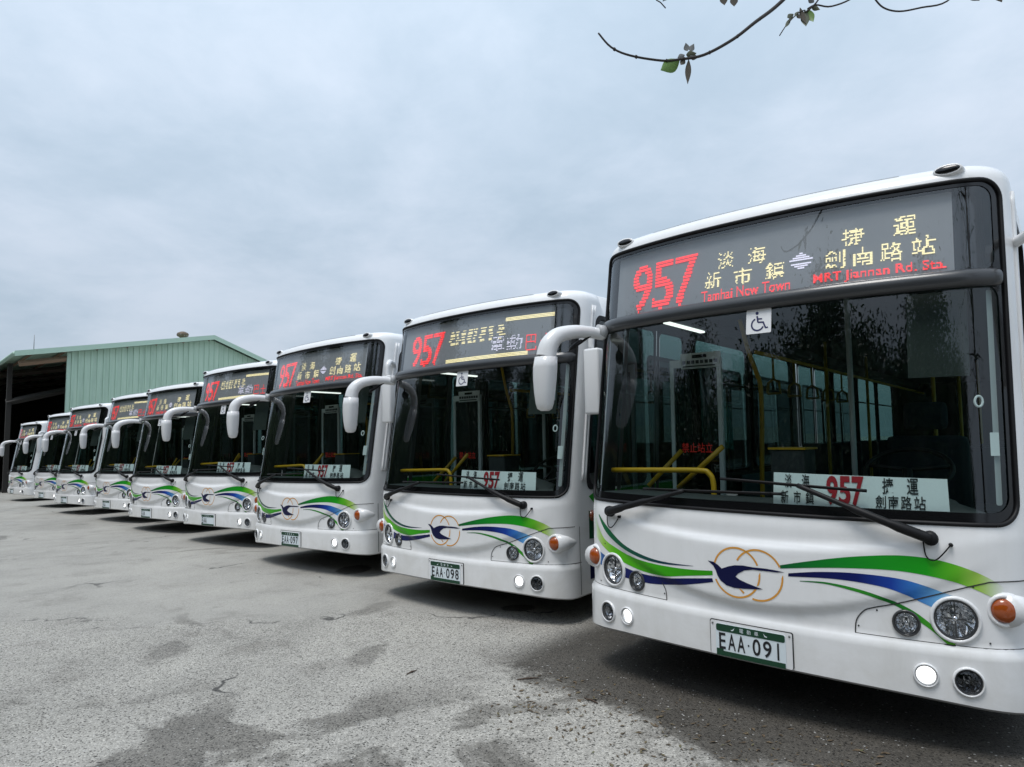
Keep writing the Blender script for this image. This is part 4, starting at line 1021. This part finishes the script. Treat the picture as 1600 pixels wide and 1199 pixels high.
    for tt in np.arange(TL+.6, 0, 1.3): bar('purlin', T(tt,-.1,top(tt)-.14), T(tt,DEP,top(tt)-.14), .07, mrust)
    bar('eave_beam', T(TL+.2,.1,ZL-.45), T(TW,.1,top(TW)-.45), .13, mrust)
    bar('tie_beam', T(TL+.2,3.2,4.3), T(TW+4,3.2,6.0), .16, simple('tie_beam_grey', (.04,.038,.036), .8))
    def wallq(nm, pts, m): 
        b = MB(); b.v = pts; b.f = [tuple(range(len(pts)))]; return B(b, nm, m, smooth=False)
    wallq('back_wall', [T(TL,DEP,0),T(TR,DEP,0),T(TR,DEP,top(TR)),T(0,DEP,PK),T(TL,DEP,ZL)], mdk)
    wallq('side_wall', [T(TR,0,0),T(TR,DEP,0),T(TR,DEP,top(TR)),T(TR,0,top(TR))], mg)
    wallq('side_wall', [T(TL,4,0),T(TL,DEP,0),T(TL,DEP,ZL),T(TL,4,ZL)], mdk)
    # shelving and drums inside, barely seen
    for k in range(1):
        g = MB(); o_ = T(TL+2+k*1.6, 9+k, 0); g.lathe([(.0005,0),(.29,0),(.29,.29),(.305,.3),(.29,.31),(.29,.58),(.305,.59),(.29,.6),(.29,.88),(.0005,.88)], (o_, ex, ey, ez), 16)
        q = g.build('oil_drum', simple('drum_blue', (.03,.05,.09), .6), None, recalc=True); tag(q, 'dark steel drum standing inside the open bay of the shed', 'drum')
    # turbine vent
    v = empty('roof_vent'); o_ = T(-1.32,.5,top(-1.32)); v.location = o_; tag(v, 'rusty round turbine vent on the shed roof near its peak', 'vent')
    mv = simple('vent_rust', (.16,.12,.085), .6, .3)
    MB().lathe([(.15,-.1),(.15,.16),(.17,.17)], (Vector((0,0,0)), Vector((1,0,0)), Vector((0,1,0)), Vector((0,0,1))), 18).build('vent_collar', mv, v)
    for k in range(18):
        a = 2*PI*k/18; bl = MB(); pr = [(.17,.17),(.28,.24),(.30,.32),(.26,.40),(.14,.46)]
        bl.v = [(r*math.cos(a+sh), r*math.sin(a+sh), z) for sh in (0, .30) for r, z in pr]; bl.f = [(i,i+1,5+i+1,5+i) for i in range(4)]; bl.build('vent_blade', mv, v)
    MB().lathe([(.15,.455),(.10,.475),(.0005,.48)], (Vector((0,0,0)), Vector((1,0,0)), Vector((0,1,0)), Vector((0,0,1))), 18).build('vent_cap', mv, v)
    an = MB(); o_ = T(-7.75,.6,top(-7.75)); an.tube([o_, o_+ez*.85], [.018,.010], 6); an.tube([o_+ez*.0, o_+ez*.06], .05, 8); tag(an.build('antenna', M['steel'], None, recalc=True), 'thin metal rod standing on the left slope of the shed roof', 'antenna')

# ------------------------------------------------------------------ trees
def leaf_material(name, c1, c2):
    m = mat(name); b = P(m); b.inputs['Roughness'].default_value = .5
    oi = nd(m, 'ShaderNodeNewGeometry'); r = ramp(m, oi.outputs['Random Per Island'], [(0, c1), (1, c2)]); ln(m, r.outputs[0], b.inputs['Base Color'])
    b.inputs['Subsurface Weight'].default_value = 0
    return m
def bark_material():
    m = mat('bark'); b = P(m); b.inputs['Roughness'].default_value = .9; t = nd(m, 'ShaderNodeTexCoord'); mp = nd(m, 'ShaderNodeMapping'); mp.inputs['Scale'].default_value = (8,8,1.5); ln(m, t.outputs['Object'], mp.inputs[0])
    n = nd(m, 'ShaderNodeTexNoise', Scale=3, Detail=6, Roughness=.7); ln(m, mp.outputs[0], n.inputs['Vector']); r = ramp(m, n.outputs[0], [(.3,(.03,.025,.02)),(.7,(.12,.10,.085))]); ln(m, r.outputs[0], b.inputs['Base Color'])
    bp = nd(m, 'ShaderNodeBump', Strength=.6, Distance=.02); ln(m, n.outputs[0], bp.inputs['Height']); ln(m, bp.outputs[0], b.inputs['Normal']); return m
def tree_meshes(seed, H, spread, nleaf, lsize):
    rd = random.Random(seed); tb = MB(); tips = []
    def limb(p, d, L, r, lvl):
        pts = [p]; dd = d.normalized(); n = 5
        for i in range(n):
            dd = (dd+Vector((rd.gauss(0,.14), rd.gauss(0,.14), rd.gauss(.04,.1)))).normalized(); pts.append(pts[-1]+dd*(L/n))
        tb.tube(pts, [r*(1-.55*i/n) for i in range(n+1)], 7 if lvl < 2 else 5)
        if lvl >= 2: tips.extend([(pts[3], L), (pts[5], L)])
        if lvl < 3:
            for k in range(4 if lvl == 0 else 3):
                i = rd.randint(2 if lvl else 2, n); a = rd.random()*6.28+k*2; out = Vector((math.cos(a), math.sin(a), rd.uniform(.15,.9)))
                limb(pts[i], dd*.5+out*spread, L*rd.uniform(.5,.72), r*.5, lvl+1)
    limb(Vector((0,0,-.2)), Vector((0,0,1)), H*.42, H*.028, 0)
    lb = MB()
    for k in range(nleaf):
        c, L = rd.choice(tips); q = c+Vector((rd.gauss(0,1), rd.gauss(0,1), rd.gauss(0,.9)))*(.062*H)
        a = Vector((rd.gauss(0,1), rd.gauss(0,1), rd.gauss(0,.6))).normalized(); b_ = a.cross(Vector((rd.gauss(0,1), rd.gauss(0,1), rd.gauss(0,1)))).normalized(); s = lsize*rd.uniform(.6,1.3)
        lb.add([q-a*s, q+b_*s*.45+a*.1*s, q+a*s, q-b_*s*.45+a*.1*s], [(0,1,2,3)])
    return tb, lb
def build_trees():
    bk = bark_material()
    lm = [leaf_material('leaves_dark', (.012,.030,.010), (.035,.075,.022)), leaf_material('leaves_mid', (.018,.045,.012), (.05,.10,.03))]
    protos = []
    for sd, H, sp, n in ((11, 11, .85, 52000), (23, 9.5, 1.0, 50000), (37, 12, .8, 56000)):
        tb, lb = tree_meshes(sd, H, sp, n, .10); protos.append((tb.mesh('trunk', bk, True, True), lb.mesh('crown', lm[sd % 2], False)))
    # trees face the row of buses from across the yard, behind the photographer
    rd = random.Random(4); spots = []
    for k in range(28):
        t = (k-5)/22; spots.append((-9.5-28.5*t+rd.uniform(-.8,.8)-(3.2 if k % 2 else 0), -15+52*t+rd.uniform(-.5,.5), (0,1,2,1,0,2,1)[k % 7], rd.uniform(.95,1.1)*(1.3 if k < 9 else 1.0 if k < 13 else 1.12 if k < 18 else .85)+(.14 if k % 2 else 0), rd.random()*6.28))
    order = 'first second third fourth fifth sixth seventh eighth ninth tenth eleventh twelfth thirteenth fourteenth fifteenth sixteenth seventeenth eighteenth nineteenth twentieth twenty-first twenty-second twenty-third twenty-fourth twenty-fifth twenty-sixth twenty-seventh last'.split()
    kinds = ['dark leafy tree', 'broad leafy tree', 'tall leafy tree']
    words = ['%s, %s from the near end of the tree line across the yard' % (kinds[sp[2]], w) for sp, w in zip(spots, order)]
    for (x, y, k, s, rz), w in zip(spots, words):
        r = empty('yard_tree', (x, y, 0), (0, 0, rz)); r.scale = (s, s, s); tag(r, w, 'tree', 'trees lining the yard opposite the buses')
        link('trunk', protos[k][0], r); link('crown', protos[k][1], r)
def build_thicket():
    """dense scrub closing the yard behind the line of trees, one mass of leaves"""
    rd = random.Random(12); n = 130000; V = np.zeros((n, 4, 3)); rs = np.random.default_rng(5)
    t = rs.uniform(-.35, 1.08, n); top = 5.0+1.6*np.sin(t*31)+1.2*np.sin(t*73+1)+.8*np.sin(t*140+2); top = np.where(t > .62, top*.72, top)
    d = rs.normal(0, 1.0, n); z = rs.uniform(.0, 1, n)**.8*top; bulge = 1.5*np.sin(t*55)
    c = np.stack([-14.5-28.5*t-(d+bulge)*.87, -15+52*t-(d+bulge)*.48, z], 1)
    a = rs.normal(0, 1, (n, 3)); a /= np.linalg.norm(a, axis=1)[:, None]; b_ = np.cross(a, rs.normal(0, 1, (n, 3))); b_ /= np.linalg.norm(b_, axis=1)[:, None]
    sz = rs.uniform(.09, .19, n)[:, None]
    V[:, 0] = c-a*sz; V[:, 1] = c+b_*sz*.45; V[:, 2] = c+a*sz; V[:, 3] = c-b_*sz*.45
    me = bpy.data.meshes.new('thicket'); me.vertices.add(n*4); me.vertices.foreach_set('co', V.reshape(-1)); me.loops.add(n*4); me.loops.foreach_set('vertex_index', np.arange(n*4))
    me.polygons.add(n); me.polygons.foreach_set('loop_start', np.arange(0, n*4, 4)); me.update(calc_edges=True); me.materials.append(leaf_material('leaves_thicket', (.010,.024,.008), (.03,.062,.02)))
    tag(link('thicket', me), 'dense dark scrub closing the yard behind the line of trees', 'thicket', kind='stuff')
def ray_pt(px, py, y):
    a = (px-800)/FPX; c_ = -(py-599.5)/FPX; d = _fw+_rt*a+_up*c_; return Vector((0,0,CAM_H))+d*(y/d.y)
def build_branch_tree():
    """the tree whose twigs hang into the top of the picture; its stem stands right of and behind the viewpoint"""
    bk = bark_material(); root = empty('overhanging_tree', (3.6, -2.2, 0)); tag(root, 'bare tree whose twigs hang over the sky above the nearest bus', 'tree'); o = Vector(root.location)
    def tubeb(nm, pts, rad, m=bk, n=8):
        b = MB(); b.tube([Vector(p)-o for p in pts], rad, n); return b.build(nm, m, root, recalc=True)
    S = [Vector((3.6,-2.2,-.15)), Vector((3.55,-2.1,1.2)), Vector((3.4,-1.9,2.6)), Vector((3.2,-1.5,3.9)), Vector((3.1,-1.2,5.2)), Vector((3.2,-1.0,6.6))]
    tubeb('trunk', catmull(S, 5), list(np.interp(np.linspace(0,1,26), [0,.1,1], [.20,.15,.05])), n=12)
    tw = simple('twig_dark', (.035,.03,.028), .8)
    D = 3.1
    A = [ray_pt(935,52,D), ray_pt(955,74,D), ray_pt(985,87,D), ray_pt(1035,95,D), ray_pt(1062,93,D), ray_pt(1100,86,D), ray_pt(1145,62,D), ray_pt(1180,35,D), ray_pt(1222,2,D+.05), ray_pt(1290,-70,D+.05)]
    limbA = list(reversed(A)); st = Vector((3.25,-1.6,3.6))
    pa = [st, Vector((3.1,-.4,4.4)), Vector((2.6,1.4,4.55)), Vector((2.0,2.6,4.15))]
    tubeb('limb', catmull(pa+[limbA[0]], 6), list(np.interp(np.linspace(0,1,25), [0,1], [.055,.011])))
    pts = catmull(limbA, 5); tubeb('twig', pts, list(np.interp(np.linspace(0,1,len(pts)), [0,.25,.55,1], [.011,.0085,.0065,.0045])), tw, 7)
    for i in range(4, len(pts)-2, 5):   # bud nodes along the twig
        p_ = pts[i]; b = MB(); b.tube([p_-o-Vector((.006,0,.002)), p_-o, p_-o+Vector((.006,0,.002))], [.006,.0105,.006], 6); b.build('twig_node', tw, root, recalc=True)
    Bp = [ray_pt(1400,-60,D+.3), ray_pt(1340,-8,D+.3), ray_pt(1300,10,D+.3), ray_pt(1275,8,D+.3), ray_pt(1262,14,D+.3)]
    tubeb('limb', catmull([pa[2], Vector((2.45,2.6,4.5)), Bp[0]], 5), list(np.interp(np.linspace(0,1,11), [0,1], [.02,.006])))
    tubeb('twig', catmull(Bp, 5), .0045, tw, 6)
    tubeb('twig', catmull([ray_pt(1258,20,D+.3), ray_pt(1275,5,D+.3), ray_pt(1290,-20,D+.3)], 4), .005, tw, 6)
    Cp = [ray_pt(1520,-40,D+.2), ray_pt(1480,2,D+.2), ray_pt(1440,12,D+.2), ray_pt(1405,18,D+.2), ray_pt(1380,12,D+.2), ray_pt(1365,-4,D+.2)]
    tubeb('twig', catmull(Cp, 5), .0045, tw, 6)
    tubeb('limb', catmull([pa[1], Vector((3.2,1.2,4.8)), Vector((2.7,2.6,4.4)), Cp[0]], 5), list(np.interp(np.linspace(0,1,16), [0,1], [.03,.0055])))
    tubeb('twig', [ray_pt(1025,0,D), ray_pt(1032,4,D), ray_pt(1040,13,D)], .003, tw, 5); tubeb('twig', [ray_pt(1040,-16,D), ray_pt(1036,2,D), ray_pt(1050,-4,D)], .003, tw, 5); tubeb('twig', [ray_pt(1150,-40,D), ray_pt(1140,-22,D), ray_pt(1060,-25,D), ray_pt(1025,-6,D)], .003, tw, 5)
    def leaf(c, d, L, wd, m, bend=.2):
        c = Vector(c); d = Vector(d).normalized(); side = d.cross(Vector((.25,1,.3))).normalized(); nn = side.cross(d); b = MB(); n = 8
        for i in range(n+1):
            t = i/n; w_ = wd*1.15*math.sin(PI*min(1, t*.96+.02)**.85)**1.25; q = c+d*L*t-o+nn*(-bend*L*t*t); b.v += [tuple(q-side*w_+nn*w_*.35), tuple(q), tuple(q+side*w_+nn*w_*.35)]
        for i in range(n): b.f += [(i*3,i*3+1,i*3+4,i*3+3), (i*3+1,i*3+2,i*3+5,i*3+4)]
        return b.build('leaf', m, root)
    g1 = simple('leaf_green', (.10,.20,.025), .4); g2 = simple('leaf_olive', (.09,.10,.06), .55); g3 = simple('leaf_grey', (.20,.21,.21), .6); g4 = simple('leaf_dry', (.075,.065,.05), .8)
    def dirp(a, b_, y=D): return ray_pt(*b_, y)-ray_pt(*a, y)
    leaf(ray_pt(1062,93,D), dirp((1062,93),(1022,119)), .125, .032, g1)
    leaf(ray_pt(1076,93,D), dirp((1076,93),(1074,142)), .135, .013, g4, .05)
    leaf(ray_pt(1072,86,D), dirp((1072,86),(1090,84)), .05, .016, g2); leaf(ray_pt(1070,92,D), dirp((1070,92),(1060,108)), .045, .012, g4)
    for a, b_ in (((1074,80),(1071,66)),((1078,80),(1086,66)),((1070,86),(1056,92)),((1078,88),(1098,92))): leaf(ray_pt(*a,D), dirp(a,b_), .042, .013, g3, .1)
    for a, b_, L, w_, m in (((1258,16),(1258,50),.11,.020,g2),((1262,14),(1272,42),.09,.020,g1),((1250,12),(1262,52),.11,.012,g4),((1248,18),(1236,34),.045,.010,g2),((1236,28),(1218,58),.08,.009,g2),((1240,22),(1225,32),.05,.014,g2),((1268,10),(1284,18),.05,.012,g2),((1272,4),(1262,-4),.045,.014,g3),((1246,22),(1252,34),.035,.009,g4)):
        leaf(ray_pt(*a,D+.3), dirp(a,b_,D+.3), L, w_, m)
    tubeb('twig', catmull([ray_pt(1218,56,D+.3), ray_pt(1230,38,D+.3), ray_pt(1248,20,D+.3), ray_pt(1258,16,D+.3)], 4), .003, tw, 5)
    for a, b_, m in (((1515,-12),(1535,6),g4),((1558,-14),(1566,7),g4),((1130,-10),(1132,9),g4),((1147,-8),(1147,4),g4)): leaf(ray_pt(*a,D+.2), dirp(a,b_,D+.2), .07, .018, m, .05)
    # more bare twigs and sparse leaves above, out of frame
    rd = random.Random(8); lt = leaf_material('leaves_overhang', (.05,.09,.02), (.09,.14,.03)); lb = MB(); tb = MB()
    for k in range(34):
        base = catmull(S, 5)[rd.randint(13, 25)]; a = rd.uniform(0, 6.28); d = Vector((math.cos(a), math.sin(a)*.9-.2, rd.uniform(.1,.8))); L = rd.uniform(1.0, 2.4); p_ = [base]
        for i in range(5): d = (d+Vector((rd.gauss(0,.2), rd.gauss(0,.2), rd.gauss(0,.15)))).normalized(); p_.append(p_[-1]+d*L/5)
        if any(q.y > .6 for q in p_): continue
        tb.tube([q-o for q in p_], [.022,.017,.013,.010,.007,.004], 5)
        for j in range(26):
            q = p_[rd.randint(2,5)]+Vector((rd.gauss(0,.18), rd.gauss(0,.18), rd.gauss(0,.18)))-o; a_ = Vector((rd.gauss(0,1), rd.gauss(0,1), rd.gauss(0,1))).normalized(); b_ = a_.orthogonal().normalized(); s = rd.uniform(.03,.06)
            lb.add([q-a_*s, q+b_*s*.4, q+a_*s, q-b_*s*.4], [(0,1,2,3)])
    tb.build('twigs', tw, root, recalc=True); lb.build('crown', lt, root, False)

build_ground()
build_shed()
build_buses()
build_trees()
build_thicket()
build_branch_tree()
build_grit()
